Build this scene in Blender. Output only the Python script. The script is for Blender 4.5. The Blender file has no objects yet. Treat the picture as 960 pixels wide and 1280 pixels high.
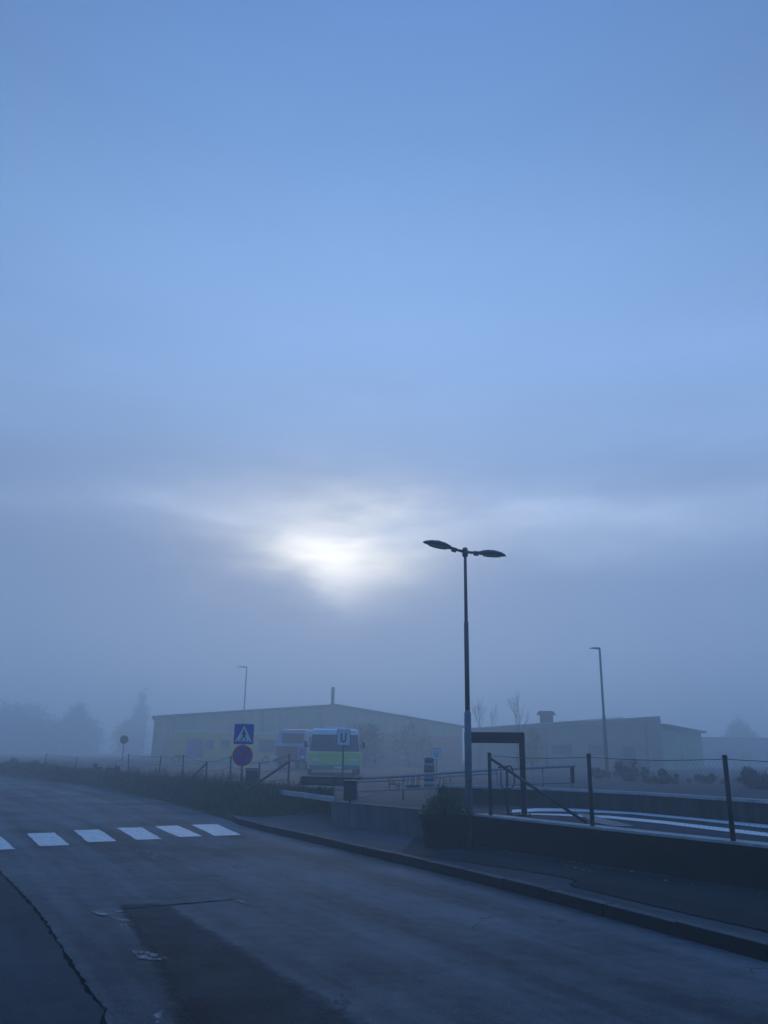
import bpy, math, random
from mathutils import Vector, Matrix
R_ = math.radians
rnd = random.Random(7)
scene = bpy.context.scene
C = scene.collection

# ------------------------------------------------------------------ camera survey
F = 1000.0; PIT = math.atan(303/1000.0); ROLL = 0.015; H = 1.65
cr, sr, cp, sp = math.cos(ROLL), math.sin(ROLL), math.cos(PIT), math.sin(PIT)
FW = Vector((0, cp, sp)); R0 = Vector((1, 0, 0)); U0 = Vector((0, -sp, cp))
RT = R0*cr + U0*sr; UP = U0*cr - R0*sr

def ray(px, py):
    return FW + RT*((px-480)/F) - UP*((py-640)/F)
def at(px, py, z=0.0):                 # ground position seen in direction px,py at height z
    d = ray(px, py); t = (z-H)/d.z
    return Vector((d.x*t, d.y*t, z))
def atY(px, py, Y):                    # position seen in direction px,py at distance Y
    d = ray(px, py); t = Y/d.y
    return Vector((d.x*t, Y, H+d.z*t))
DECK = 0.6

# ------------------------------------------------------------------ mesh builder
class MB:
    def __init__(s): s.v = []; s.f = []; s.sm = []
    def add(s, vs, fs, smooth=False):
        o = len(s.v); s.v += [tuple(v) for v in vs]
        for f in fs: s.f.append([i+o for i in f]); s.sm.append(smooth)
        return s
    def box(s, c, d, rz=0.0):
        hx, hy, hz = d[0]/2, d[1]/2, d[2]/2; co, si = math.cos(rz), math.sin(rz)
        vs = []
        for z in (-hz, hz):
            for x, y in ((-hx,-hy),(hx,-hy),(hx,hy),(-hx,hy)):
                vs.append((c[0]+x*co-y*si, c[1]+x*si+y*co, c[2]+z))
        return s.add(vs, [(3,2,1,0),(4,5,6,7),(0,1,5,4),(1,2,6,5),(2,3,7,6),(3,0,4,7)])
    def bbox(s, c, d, b=0.02, rz=0.0):          # box with chamfered vertical and top edges
        hx, hy, hz = d[0]/2, d[1]/2, d[2]/2; co, si = math.cos(rz), math.sin(rz)
        def ring(ix, z):
            x, y = hx-ix, hy-ix; k = b
            p = [(-x+k,-y),(x-k,-y),(x,-y+k),(x,y-k),(x-k,y),(-x+k,y),(-x,y-k),(-x,-y+k)]
            return [(c[0]+a*co-e*si, c[1]+a*si+e*co, c[2]+z) for a, e in p]
        vs = ring(0,-hz)+ring(0,hz-b)+ring(b,hz)
        fs = [tuple(range(7,-1,-1)), tuple(range(16,24))]
        for l in (0,8):
            for i in range(8): j=(i+1)%8; fs.append((l+i,l+j,l+8+j,l+8+i))
        return s.add(vs, fs)
    def tube(s, pts, r, n=8, caps=True, smooth=True):
        pts = [Vector(p) for p in pts]
        if not isinstance(r, (list, tuple)): r = [r]*len(pts)
        o = len(s.v); N = len(pts); rings = []
        for i, p in enumerate(pts):
            t = (pts[min(i+1,N-1)]-pts[max(i-1,0)]).normalized()
            a = Vector((0,0,1)) if abs(t.z) < 0.9 else Vector((1,0,0))
            e1 = t.cross(a).normalized(); e2 = t.cross(e1).normalized()
            for k in range(n):
                th = 2*math.pi*k/n
                s.v.append(tuple(p + e1*(r[i]*math.cos(th)) + e2*(r[i]*math.sin(th))))
        for i in range(N-1):
            for k in range(n):
                j = (k+1)%n
                s.f.append([o+i*n+k, o+i*n+j, o+(i+1)*n+j, o+(i+1)*n+k]); s.sm.append(smooth)
        if caps:
            s.f.append([o+k for k in range(n)][::-1]); s.sm.append(False)
            s.f.append([o+(N-1)*n+k for k in range(n)]); s.sm.append(False)
        return s
    def prism(s, poly, axis, a, b):            # poly extruded between a and b along an axis
        n = len(poly)
        def P(p, t):
            return {'x': (t,p[0],p[1]), 'y': (p[0],t,p[1]), 'z': (p[0],p[1],t)}[axis]
        vs = [P(p,a) for p in poly]+[P(p,b) for p in poly]
        fs = [tuple(range(n))[::-1], tuple(range(n,2*n))]
        for i in range(n): j=(i+1)%n; fs.append((i,j,n+j,n+i))
        return s.add(vs, fs)
    def ring_plate(s, c, r0, r1, y, n=40):     # flat ring facing -y
        vs = []; fs = []
        for k in range(n):
            th = 2*math.pi*k/n
            vs += [(c[0]+r0*math.cos(th), y, c[1]+r0*math.sin(th)), (c[0]+r1*math.cos(th), y, c[1]+r1*math.sin(th))]
        for k in range(n):
            j = (k+1)%n; fs.append((2*k,2*k+1,2*j+1,2*j))
        return s.add(vs, fs)
    def sheet(s, poly, z):
        return s.add([(p[0],p[1],z) for p in poly], [tuple(range(len(poly)))])
    def build(s, name, mat, parent=None):
        me = bpy.data.meshes.new(name)
        me.from_pydata(s.v, [], s.f); me.validate()
        if len(me.polygons) == len(s.sm): me.polygons.foreach_set('use_smooth', s.sm)
        # consistent outward normals
        import bmesh
        bm = bmesh.new(); bm.from_mesh(me); bmesh.ops.recalc_face_normals(bm, faces=bm.faces); bm.to_mesh(me); bm.free()
        me.materials.append(mat); me.update()
        o = bpy.data.objects.new(name, me); C.objects.link(o)
        if parent: o.parent = parent
        return o

def thing(name, label, cat, loc=(0,0,0), rz=0.0, group=None):
    o = bpy.data.objects.new(name, None); C.objects.link(o)
    o.empty_display_size = 0.2
    o.location = loc; o.rotation_euler = (0,0,rz)
    o['label'] = label; o['category'] = cat
    if group: o['group'] = group
    return o
def tag(o, label, cat, group=None, kind=None):
    o['label'] = label; o['category'] = cat
    if group: o['group'] = group
    if kind: o['kind'] = kind
    return o
def struct(name, mb, m, label=None, cat=None):
    o = mb.build(name, m); o['kind'] = 'structure'
    o['label'] = label; o['category'] = cat
    return o
def dup(root, loc, rz, label, group=None):
    r = root.copy(); C.objects.link(r); r.location = loc; r.rotation_euler = (0,0,rz)
    r['label'] = label
    if group: r['group'] = group
    for ch in list(root.children):
        c = ch.copy(); C.objects.link(c); c.parent = r
        for g in list(ch.children):
            d = g.copy(); C.objects.link(d); d.parent = c
    return r

# ------------------------------------------------------------------ materials
def M(name, col, rough=0.8, var=0.2, scale=6.0, metallic=0.0, bump=0.0, bscale=60.0, col2=None, cov=0.5):
    m = bpy.data.materials.new(name); m.use_nodes = True
    nt = m.node_tree; N = nt.nodes; L = nt.links; b = N['Principled BSDF']
    tc = N.new('ShaderNodeTexCoord')
    nz = N.new('ShaderNodeTexNoise'); nz.inputs['Scale'].default_value = scale; nz.inputs['Detail'].default_value = 6
    nz.inputs['Roughness'].default_value = 0.65
    L.new(tc.outputs['Object'], nz.inputs['Vector'])
    rp = N.new('ShaderNodeValToRGB')
    c2 = col2 or tuple(c*(1-var) for c in col)
    rp.color_ramp.elements[0].position = max(0, cov-0.2); rp.color_ramp.elements[1].position = min(1, cov+0.2)
    rp.color_ramp.elements[0].color = (*c2, 1); rp.color_ramp.elements[1].color = (*[min(1,c*(1+var*0.3)) for c in col], 1)
    L.new(nz.outputs['Fac'], rp.inputs['Fac']); L.new(rp.outputs['Color'], b.inputs['Base Color'])
    b.inputs['Roughness'].default_value = rough; b.inputs['Metallic'].default_value = metallic
    if rough >= 0.7: b.inputs['Specular IOR Level'].default_value = 0.12
    if bump:
        n2 = N.new('ShaderNodeTexNoise'); n2.inputs['Scale'].default_value = bscale; n2.inputs['Detail'].default_value = 4
        L.new(tc.outputs['Object'], n2.inputs['Vector'])
        bp = N.new('ShaderNodeBump'); bp.inputs['Strength'].default_value = bump; bp.inputs['Distance'].default_value = 0.02
        L.new(n2.outputs['Fac'], bp.inputs['Height']); L.new(bp.outputs['Normal'], b.inputs['Normal'])
    return m

def asphalt(name, dark, light, patch=0.35, streak_rot=0.0, rough=0.72, tint=1.0):
    """weathered asphalt: big wear patches, long wheel streaks, fine aggregate"""
    m = bpy.data.materials.new(name); m.use_nodes = True
    nt = m.node_tree; N = nt.nodes; L = nt.links; b = N['Principled BSDF']
    tc = N.new('ShaderNodeTexCoord')
    def noise(scale, detail, sc=(1,1,1), rot=0.0, rg=0.6):
        mp = N.new('ShaderNodeMapping'); mp.inputs['Rotation'].default_value = (0,0,rot); mp.inputs['Scale'].default_value = sc
        vr = N.new('ShaderNodeVectorRotate'); vr.rotation_type='Z_AXIS'; vr.inputs['Angle'].default_value = rot
        mp.inputs['Rotation'].default_value = (0,0,0)
        L.new(tc.outputs['Object'], vr.inputs['Vector']); L.new(vr.outputs['Vector'], mp.inputs['Vector'])
        n = N.new('ShaderNodeTexNoise'); n.inputs['Scale'].default_value = scale; n.inputs['Detail'].default_value = detail
        n.inputs['Roughness'].default_value = rg
        L.new(mp.outputs['Vector'], n.inputs['Vector']); return n.outputs['Fac']
    def math_(op, a, c):
        n = N.new('ShaderNodeMath'); n.operation = op
        for i, q in enumerate((a, c)):
            if isinstance(q, (int, float)): n.inputs[i].default_value = q
            else: L.new(q, n.inputs[i])
        return n.outputs[0]
    big = noise(patch, 5); streak = noise(1.3, 5, (1.0, 0.06, 1), streak_rot); mid = noise(5, 6); fine = noise(75, 4, rg=0.85)
    s = math_('ADD', math_('MULTIPLY', big, 0.9), math_('MULTIPLY', streak, 1.1))
    s = math_('ADD', s, math_('MULTIPLY', mid, 0.35)); s = math_('ADD', s, math_('MULTIPLY', fine, 1.5))
    s = math_('MULTIPLY', s, 1/3.85)
    rp = N.new('ShaderNodeValToRGB'); rp.color_ramp.elements[0].position = 0.44; rp.color_ramp.elements[1].position = 0.565
    rp.color_ramp.elements[0].color = (*dark,1); rp.color_ramp.elements[1].color = (*light,1)
    L.new(s, rp.inputs['Fac'])
    # fine cracks
    vo = N.new('ShaderNodeTexVoronoi'); vo.feature = 'DISTANCE_TO_EDGE'; vo.inputs['Scale'].default_value = 0.35
    wn = N.new('ShaderNodeTexNoise'); wn.inputs['Scale'].default_value = 1.6; wn.inputs['Detail'].default_value = 6
    L.new(tc.outputs['Object'], wn.inputs['Vector'])
    ad = N.new('ShaderNodeVectorMath'); ad.operation='ADD'
    L.new(tc.outputs['Object'], ad.inputs[0]); L.new(wn.outputs['Color'], ad.inputs[1]); L.new(ad.outputs[0], vo.inputs['Vector'])
    lt = math_('LESS_THAN', vo.outputs['Distance'], 0.0032)
    gate = math_('MULTIPLY', lt, math_('GREATER_THAN', big, 0.53))
    mx = N.new('ShaderNodeMix'); mx.data_type='RGBA'
    L.new(math_('MULTIPLY', gate, 0.5), mx.inputs['Factor']); L.new(rp.outputs['Color'], mx.inputs['A']); mx.inputs['B'].default_value = (0.015,0.015,0.016,1)
    L.new(mx.outputs['Result'], b.inputs['Base Color'])
    ro = N.new('ShaderNodeMapRange'); ro.inputs['To Min'].default_value = rough-0.12; ro.inputs['To Max'].default_value = rough+0.15
    L.new(streak, ro.inputs['Value']); L.new(ro.outputs[0], b.inputs['Roughness'])
    b.inputs['Specular IOR Level'].default_value = 0.03
    bp = N.new('ShaderNodeBump'); bp.inputs['Strength'].default_value = 0.8; bp.inputs['Distance'].default_value = 0.012
    L.new(math_('ADD', fine, math_('MULTIPLY', mid, 0.4)), bp.inputs['Height']); L.new(bp.outputs['Normal'], b.inputs['Normal'])
    return m

def worn_paint(name, col, under, wear=0.4, scale=9):
    m = M(name, col, 0.6, 0.15, 4)
    nt = m.node_tree; N = nt.nodes; L = nt.links; b = N['Principled BSDF']
    tc = N.new('ShaderNodeTexCoord'); n = N.new('ShaderNodeTexNoise'); n.inputs['Scale'].default_value = scale; n.inputs['Detail'].default_value = 9
    n.inputs['Roughness'].default_value = 0.75
    L.new(tc.outputs['Object'], n.inputs['Vector'])
    rp = N.new('ShaderNodeValToRGB'); rp.color_ramp.elements[0].position = wear-0.06; rp.color_ramp.elements[1].position = wear+0.1
    L.new(n.outputs['Fac'], rp.inputs['Fac'])
    old = b.inputs['Base Color'].links[0].from_socket
    mx = N.new('ShaderNodeMix'); mx.data_type='RGBA'; L.new(rp.outputs['Color'], mx.inputs['Factor'])
    mx.inputs['A'].default_value = (*under,1); L.new(old, mx.inputs['B']); L.new(mx.outputs['Result'], b.inputs['Base Color'])
    return m

def speckle(m, thr, scale, scale2=3.0):
    """break a sheet up into flakes: holes where a noise falls under thr"""
    nt = m.node_tree; N = nt.nodes; L = nt.links; b = N['Principled BSDF']; out = N['Material Output']
    tc = N.new('ShaderNodeTexCoord')
    a = N.new('ShaderNodeTexNoise'); a.inputs['Scale'].default_value = scale; a.inputs['Detail'].default_value = 8; a.inputs['Roughness'].default_value = 0.8
    c = N.new('ShaderNodeTexNoise'); c.inputs['Scale'].default_value = scale2; c.inputs['Detail'].default_value = 3
    L.new(tc.outputs['Object'], a.inputs['Vector']); L.new(tc.outputs['Object'], c.inputs['Vector'])
    ad = N.new('ShaderNodeMath'); ad.operation = 'MULTIPLY_ADD'; L.new(c.outputs['Fac'], ad.inputs[0]); ad.inputs[1].default_value = 0.8; L.new(a.outputs['Fac'], ad.inputs[2])
    mr = N.new('ShaderNodeMapRange'); mr.inputs['From Min'].default_value = thr-0.05; mr.inputs['From Max'].default_value = thr+0.05
    L.new(ad.outputs[0], mr.inputs['Value'])
    L.new(mr.outputs[0], b.inputs['Alpha'])
    return m
ROADDIR = math.atan2(-0.48, 0.88)     # heading of the road, left of straight ahead
m_road = asphalt('old_asphalt', (0.042,0.048,0.053), (0.188,0.200,0.212), 0.3, ROADDIR)
m_lane = asphalt('fresh_asphalt', (0.024,0.034,0.042), (0.066,0.083,0.096), 0.5, ROADDIR)
m_patch = asphalt('patch_asphalt', (0.008,0.014,0.020), (0.050,0.066,0.082), 1.2, ROADDIR)
m_walk = asphalt('pavement_concrete', (0.036,0.046,0.054), (0.088,0.106,0.122), 0.8, ROADDIR, 0.8)
m_path = asphalt('footway_asphalt', (0.011,0.017,0.023), (0.034,0.045,0.056), 1.0, ROADDIR, 0.85)
m_yard = asphalt('yard_asphalt', (0.019,0.029,0.039), (0.043,0.060,0.076), 0.3, 0.6)
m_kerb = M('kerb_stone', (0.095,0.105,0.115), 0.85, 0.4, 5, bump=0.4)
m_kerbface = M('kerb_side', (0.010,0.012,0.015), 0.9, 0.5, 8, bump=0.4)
m_earth = M('earth', (0.06,0.08,0.05), 1.0, 0.5, 1.2, bump=0.5, bscale=12)
m_white = speckle(worn_paint('crossing_paint', (0.68,0.69,0.68), (0.24,0.25,0.26), 0.40, 9), 0.70, 30, 3)
m_wornw = speckle(M('worn_paint', (0.27,0.28,0.29), 0.7, 0.4, 10), 0.93, 26, 5)
m_wornf = speckle(M('faint_paint', (0.15,0.155,0.16), 0.7, 0.3, 10), 0.93, 16, 4)
m_line = worn_paint('line_paint', (0.72,0.73,0.74), (0.07,0.07,0.07), 0.26, 6)
m_conc = M('concrete', (0.14,0.15,0.155), 0.9, 0.4, 2.2, bump=0.35, bscale=25)
def streaks(m, k, sc):
    nt = m.node_tree; N = nt.nodes; L = nt.links; b = N['Principled BSDF']; old = b.inputs['Base Color'].links[0].from_socket
    tc = N.new('ShaderNodeTexCoord'); mp = N.new('ShaderNodeMapping'); mp.inputs['Scale'].default_value = (sc,sc,sc*0.08)
    L.new(tc.outputs['Object'], mp.inputs['Vector']); n_ = N.new('ShaderNodeTexNoise'); n_.inputs['Scale'].default_value = 1.0; n_.inputs['Detail'].default_value = 6
    L.new(mp.outputs['Vector'], n_.inputs['Vector']); mr = N.new('ShaderNodeMapRange'); mr.inputs['From Min'].default_value = 0.42; mr.inputs['From Max'].default_value = 0.62; mr.inputs['To Min'].default_value = k
    L.new(n_.outputs['Fac'], mr.inputs['Value']); mx = N.new('ShaderNodeMix'); mx.data_type = 'RGBA'; mx.blend_type = 'MULTIPLY'; mx.inputs['Factor'].default_value = 1
    L.new(old, mx.inputs['A']); L.new(mr.outputs[0], mx.inputs['B']); L.new(mx.outputs['Result'], b.inputs['Base Color']); return m
streaks(m_conc, 0.72, 4)
m_coping = M('pale_coping', (0.42,0.42,0.41), 0.85, 0.3, 3, bump=0.2)
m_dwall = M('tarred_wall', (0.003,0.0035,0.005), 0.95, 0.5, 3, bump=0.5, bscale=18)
m_lowwall = streaks(M('brown_wall', (0.07,0.062,0.062), 0.9, 0.35, 2, bump=0.3), 0.6, 5)
m_galv = M('galvanised', (0.21,0.24,0.28), 0.55, 0.25, 12, metallic=0.25)
m_galvd = M('dull_galvanised', (0.09,0.10,0.11), 0.6, 0.3, 12, metallic=0.2)
m_rail = M('rail_steel', (0.28,0.31,0.35), 0.6, 0.3, 12, metallic=0.1)
m_lampd = M('lamp_housing', (0.05,0.05,0.055), 0.5, 0.2, 12)
m_lens = M('lamp_glass', (0.16,0.16,0.17), 0.25, 0.1, 30)
m_green = M('green_paint', (0.012,0.03,0.024), 0.6, 0.3, 14)
m_dark = M('dark_steel', (0.022,0.024,0.028), 0.6, 0.3, 9)
m_wire = M('wire', (0.05,0.055,0.06), 0.5, 0.2, 20, metallic=0.3)
m_blue = M('sign_blue', (0.010,0.055,0.36), 0.4, 0.1, 6)
m_red = M('sign_red', (0.62,0.03,0.03), 0.4, 0.1, 6)
m_swhite = M('sign_white', (0.75,0.76,0.76), 0.4, 0.08, 6)
m_black = M('sign_black', (0.012,0.012,0.014), 0.5, 0.1, 6)
m_pot = M('planter_plastic', (0.006,0.007,0.009), 0.7, 0.3, 7, bump=0.2)
m_soil = M('soil', (0.03,0.022,0.016), 1.0, 0.4, 14, bump=0.6)
def leafm(name, c, c2, sc=2.5):
    m = M(name, c, 0.75, 0.3, sc, col2=c2); return m
m_bush = leafm('bush_leaf', (0.10,0.165,0.06), (0.035,0.065,0.026), 9)
m_grass = leafm('grass_blade', (0.075,0.11,0.05), (0.045,0.075,0.035), 0.9)
m_weed = leafm('weed_leaf', (0.13,0.12,0.08), (0.07,0.09,0.05), 2)
m_shrub = leafm('shrub_leaf', (0.05,0.075,0.035), (0.03,0.045,0.025), 3)
m_purp = leafm('brown_shrub_leaf', (0.055,0.038,0.038), (0.03,0.024,0.026), 3)
m_aut = leafm('autumn_leaf', (0.48,0.19,0.04), (0.26,0.11,0.04), 1.5)
m_yel = leafm('yellow_leaf', (0.50,0.31,0.06), (0.28,0.19,0.06), 1.5)
m_farleaf = leafm('far_leaf', (0.07,0.075,0.045), (0.04,0.045,0.03), 0.5)
m_bark = M('bark', (0.055,0.045,0.038), 0.95, 0.4, 6, bump=0.4)
m_yellow = M('yellow_paint', (0.62,0.41,0.07), 0.45, 0.1, 2)
m_lime = M('lime_paint', (0.62,0.70,0.16), 0.4, 0.08, 3)
m_vwhite = M('white_paint', (0.66,0.68,0.70), 0.35, 0.08, 2)
m_cabp = M('pale_lilac_paint', (0.42,0.38,0.46), 0.5, 0.2, 1)
m_glass = M('dark_glass', (0.05,0.06,0.07), 0.2, 0.2, 2)
m_vred = M('red_paint', (0.34,0.05,0.05), 0.45, 0.1, 2)
m_vblue = M('navy_paint', (0.05,0.06,0.22), 0.45, 0.1, 2)
m_rubber = M('rubber', (0.018,0.018,0.019), 0.9, 0.2, 10)
m_rim = M('wheel_rim', (0.25,0.25,0.26), 0.4, 0.2, 10, metallic=0.6)
m_hall = M('hall_cladding', (0.56,0.41,0.17), 0.85, 0.12, 0.3)
streaks(m_hall, 0.8, 1.6)
m_halllow = M('hall_lower_panel', (0.46,0.13,0.06), 0.85, 0.2, 0.4)
m_roof = M('dark_roof', (0.06,0.06,0.065), 0.8, 0.2, 1)
m_fascia = M('pale_fascia', (0.42,0.42,0.42), 0.7, 0.1, 1)
m_brown = M('brown_brick', (0.40,0.24,0.17), 0.9, 0.2, 0.6)
m_pale = M('pale_render', (0.40,0.40,0.25), 0.9, 0.12, 0.5)
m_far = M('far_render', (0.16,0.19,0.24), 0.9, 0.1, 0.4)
m_window = M('window_glass', (0.03,0.035,0.04), 0.15, 0.2, 1)
m_orange = M('orange_board', (0.80,0.20,0.04), 0.5, 0.1, 5)
m_cab = M('cabinet_green', (0.012,0.06,0.065), 0.6, 0.2, 5)

# ------------------------------------------------------------------ the ground
mb = MB(); n = 48; rad = 600
gv = [(0,0,-0.05)]+[(rad*math.cos(2*math.pi*k/n), rad*math.sin(2*math.pi*k/n), -0.05) for k in range(n)]
mb.add(gv, [(0,1+k,1+(k+1)%n) for k in range(n)])
struct('ground', mb, m_earth, 'dark grassy earth reaching away into the fog', 'ground')

# road: right edge follows the kerb, then the grass verge, curving left into the fog
kerb_px = [(960,1203),(820,1164),(700,1131),(590,1102),(480,1075),(400,1056),(330,1039.5),(300,1031.5)]
kerb = [at(*p) for p in kerb_px]
d0 = (kerb[0]-kerb[1]).normalized()
kerb = [kerb[0]+d0*14, kerb[0]+d0*7, kerb[0]+d0*3] + kerb
verge_edge = [at(286,1025), at(240,1011.5), at(200,1000.5), at(150,988.5), at(100,979), at(50,972.5), at(0,967.5)]
e = (verge_edge[-1]-verge_edge[-2]).normalized()
far = [verge_edge[-1]+Vector((-13,6,0)), verge_edge[-1]+Vector((-30,10,0)), verge_edge[-1]+Vector((-70,14,0))]
redge = kerb+verge_edge+far
seam_px = [(0,1090),(22,1112),(50,1143),(72,1178),(92,1210),(110,1237),(124,1254),(131,1262),(128,1280)]
seam = [at(*p) for p in seam_px]
sd = Vector((ROADDIR and -0.48, 0.88, 0)).normalized()
sdir = Vector((-0.478,0.878,0))
seam_pts = [seam[-1]-sdir*14, seam[-1]-sdir*5]+seam[::-1]+[seam[0]+sdir*4, seam[0]+sdir*10, Vector((-19,38,0)), Vector((-34,58,0)), Vector((-50,66,0)), Vector((-95,74,0))]
mb = MB()
poly = [(p.x,p.y) for p in redge]+[(p.x,p.y) for p in seam_pts[::-1]]
mb.sheet(poly, 0.0)
struct('road', mb, m_road, 'worn grey asphalt road bending left into fog', 'road')
mb = MB()
lo = [Vector((p.x-9.0,p.y-4.5,0)) for p in seam_pts]
lpoly = [(p.x,p.y) for p in seam_pts]+[(p.x,p.y) for p in lo[::-1]]
mb.sheet(lpoly, 0.0)
struct('road_lane', mb, m_lane, 'newer dark asphalt lane left of the cracked seam', 'road')

def ribbon(pts, w, z, jit=0.0, taper=True):
    mb = MB(); vs = []; fs = []; pts = [Vector(p) for p in pts]
    # subdivide
    q = []
    for a, b in zip(pts[:-1], pts[1:]):
        k = max(1, int((b-a).length/0.08))
        for i in range(k): q.append(a.lerp(b, i/k))
    q.append(pts[-1])
    for i, p in enumerate(q):
        t = (q[min(i+1,len(q)-1)]-q[max(i-1,0)]); t.z = 0; t.normalize(); nn = Vector((-t.y,t.x,0))
        ww = w*(1+rnd.uniform(-jit,jit)); off = rnd.uniform(-jit,jit)*w*0.6
        if taper and i in (0, len(q)-1): ww *= 0.1
        vs += [tuple(p+nn*(off-ww/2))[:2]+(z,), tuple(p+nn*(off+ww/2))[:2]+(z,)]
    for i in range(len(q)-1): fs.append((2*i,2*i+1,2*i+3,2*i+2))
    mb.add(vs, fs); return mb
m_crack = M('seam_tar', (0.010,0.015,0.020), 1.0, 0.3, 20); m_crack.node_tree.nodes['Principled BSDF'].inputs['Specular IOR Level'].default_value = 0.0
struct('road_seam', ribbon([seam[-1]-sdir*3]+seam[::-1]+[seam[0]+sdir*4,seam[0]+sdir*9], 0.028, 0.004, 0.7), m_crack, 'cracked tar seam between the two asphalt lanes', 'seam')

# darker repair patch with its crooked edges
# the patch is laid as a grid whose cover thins out toward its worn edges
rows_px = [((146,1128),(196,1127)),((150,1134),(214,1133)),((160,1152),(240,1150)),((176,1176),(282,1174)),((196,1208),(336,1208)),((212,1240),(392,1240)),((222,1275),(452,1275)),((236,1320),(520,1320)),((262,1400),(620,1400)),((330,1560),(800,1560))]
ts = [-0.14,0.0,0.14,0.32,0.5,0.68,0.86,1.0,1.14]; cv = [0.0,0.5,0.9,1,1,1,0.75,0.4,0.0]
pr = []
for (l, r) in rows_px: pr.append((at(*l), at(*r)))
fine_rows = []
for a, b in zip(pr[:-1], pr[1:]):
    for k in range(4): fine_rows.append((a[0].lerp(b[0],k/4), a[1].lerp(b[1],k/4)))
fine_rows.append(pr[-1])
vs = []; fs = []; cover = []
for ri, (l, r) in enumerate(fine_rows):
    for t_, c_ in zip(ts, cv):
        p = l.lerp(r, t_); vs.append((p.x, p.y, 0.004)); cover.append(c_*min(1.0, ri/4))
nt_ = len(ts)
for ri in range(len(fine_rows)-1):
    for k in range(nt_-1): fs.append((ri*nt_+k, ri*nt_+k+1, (ri+1)*nt_+k+1, (ri+1)*nt_+k))
def cover_alpha(m):
    nt = m.node_tree; N = nt.nodes; L = nt.links; b = N['Principled BSDF']
    at_ = N.new('ShaderNodeAttribute'); at_.attribute_name = 'cover'
    tc = N.new('ShaderNodeTexCoord'); a = N.new('ShaderNodeTexNoise'); a.inputs['Scale'].default_value = 7; a.inputs['Detail'].default_value = 9; a.inputs['Roughness'].default_value = 0.75
    L.new(tc.outputs['Object'], a.inputs['Vector'])
    ad = N.new('ShaderNodeMath'); ad.operation = 'ADD'; L.new(at_.outputs['Fac'], ad.inputs[0]); L.new(a.outputs['Fac'], ad.inputs[1])
    mr = N.new('ShaderNodeMapRange'); mr.inputs['From Min'].default_value = 0.80; mr.inputs['From Max'].default_value = 1.30; mr.inputs['To Max'].default_value = 0.9
    L.new(ad.outputs[0], mr.inputs['Value']); L.new(mr.outputs[0], b.inputs['Alpha'])
cover_alpha(m_patch)
po = struct('road_patch', MB().add(vs, fs), m_patch, 'darker worn tarmac repair patch in the old road', 'road patch')
ca = po.data.attributes.new('cover', 'FLOAT', 'POINT')
for k, c_ in enumerate(cover): ca.data[k].value = c_
struct('road_crack', ribbon([at(150,1137.5), at(205,1132.5), at(262,1127), at(296,1124.5)], 0.035, 0.006, 0.7), m_crack, 'dark crack line along the top of the repair patch', 'crack')
def blot(pxs, name, m, z, label):
    pts = [at(*p) for p in pxs]; c = sum(pts, Vector())/len(pts); out = []
    for i in range(len(pts)):
        a, b = pts[i], pts[(i+1)%len(pts)]
        for k in range(6):
            p = a.lerp(b, k/6); d = (p-c); out.append(p + d*rnd.uniform(-0.14,0.30))
    struct(name, MB().sheet([(p.x,p.y) for p in out], z), m, label, 'road marking')
blot([(114,1139.5),(151,1139.5),(147,1145),(127,1145.5)], 'worn_marking', m_wornw, 0.011, 'worn white paint remnant at the patch corner')
blot([(141,1148),(158,1149),(167,1157),(152,1158),(146,1153)], 'worn_marking', m_wornw, 0.011, 'second worn white paint blotch along the patch edge')
blot([(165,1190),(184,1191),(205,1198),(200,1201),(174,1200)], 'worn_marking', m_wornw, 0.011, 'flaking white paint blotch left of the dark patch')
struct('worn_marking', ribbon([at(194,1283),at(197,1270),at(204,1262),at(216,1256)], 0.04, 0.012, 0.5), m_wornw, 'thin curved white paint remnant near the bottom edge', 'road marking')
blot([(274,1115),(279,1114.5),(306,1128),(316,1136),(308,1133)], 'worn_marking', m_wornf, 0.011, 'faint worn line right of the patch corner')
blot([(166,1062),(176,1061),(206,1073),(214,1079),(200,1077)], 'worn_marking', m_wornf, 0.004, 'faint scuffed line just below the crossing')
blot([(84,1101),(96,1100.5),(97,1102.5),(86,1103)], 'worn_marking', m_wornf, 0.004, 'small faint scuff near the left seam')
# zebra stripes
zlab = ['white crossing stripe cut by the left photo edge', 'leftmost full white crossing stripe', 'white crossing stripe second from left in full view',
        'white crossing stripe third from left in full view','white crossing stripe next to last before the verge','white crossing stripe nearest the grass verge corner']
zpx = [[(-26,1046.5),(2,1046),(19,1061.5),(-14,1063)], [(33,1042),(68,1041),(87,1056.5),(50,1058)], [(92,1038),(124,1037),(146,1051.5),(110,1053)],
       [(146,1035),(177,1034.3),(202,1048.8),(171,1050)], [(193,1033),(222,1032),(253,1045.3),(224,1046.5)], [(239,1031),(272,1030.4),(301,1043.8),(268,1045)]]
for i, px in enumerate(zpx):
    a, b, c, d = [at(*p) for p in px]
    N_ = 10; vs = []; fs = []
    for k in range(N_+1):
        t = k/N_
        l = a.lerp(d, t); r = b.lerp(c, t)
        j = lambda: rnd.uniform(-0.012,0.012)
        vs += [(l.x+j(), l.y+j(), 0.004), (r.x+j(), r.y+j(), 0.004)]
    for k in range(N_): fs.append((2*k,2*k+1,2*k+3,2*k+2))
    o = struct('zebra_stripe', MB().add(vs, fs), m_white, zlab[i], 'crossing stripe'); o['group'] = 'stripes of the pedestrian crossing'

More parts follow.
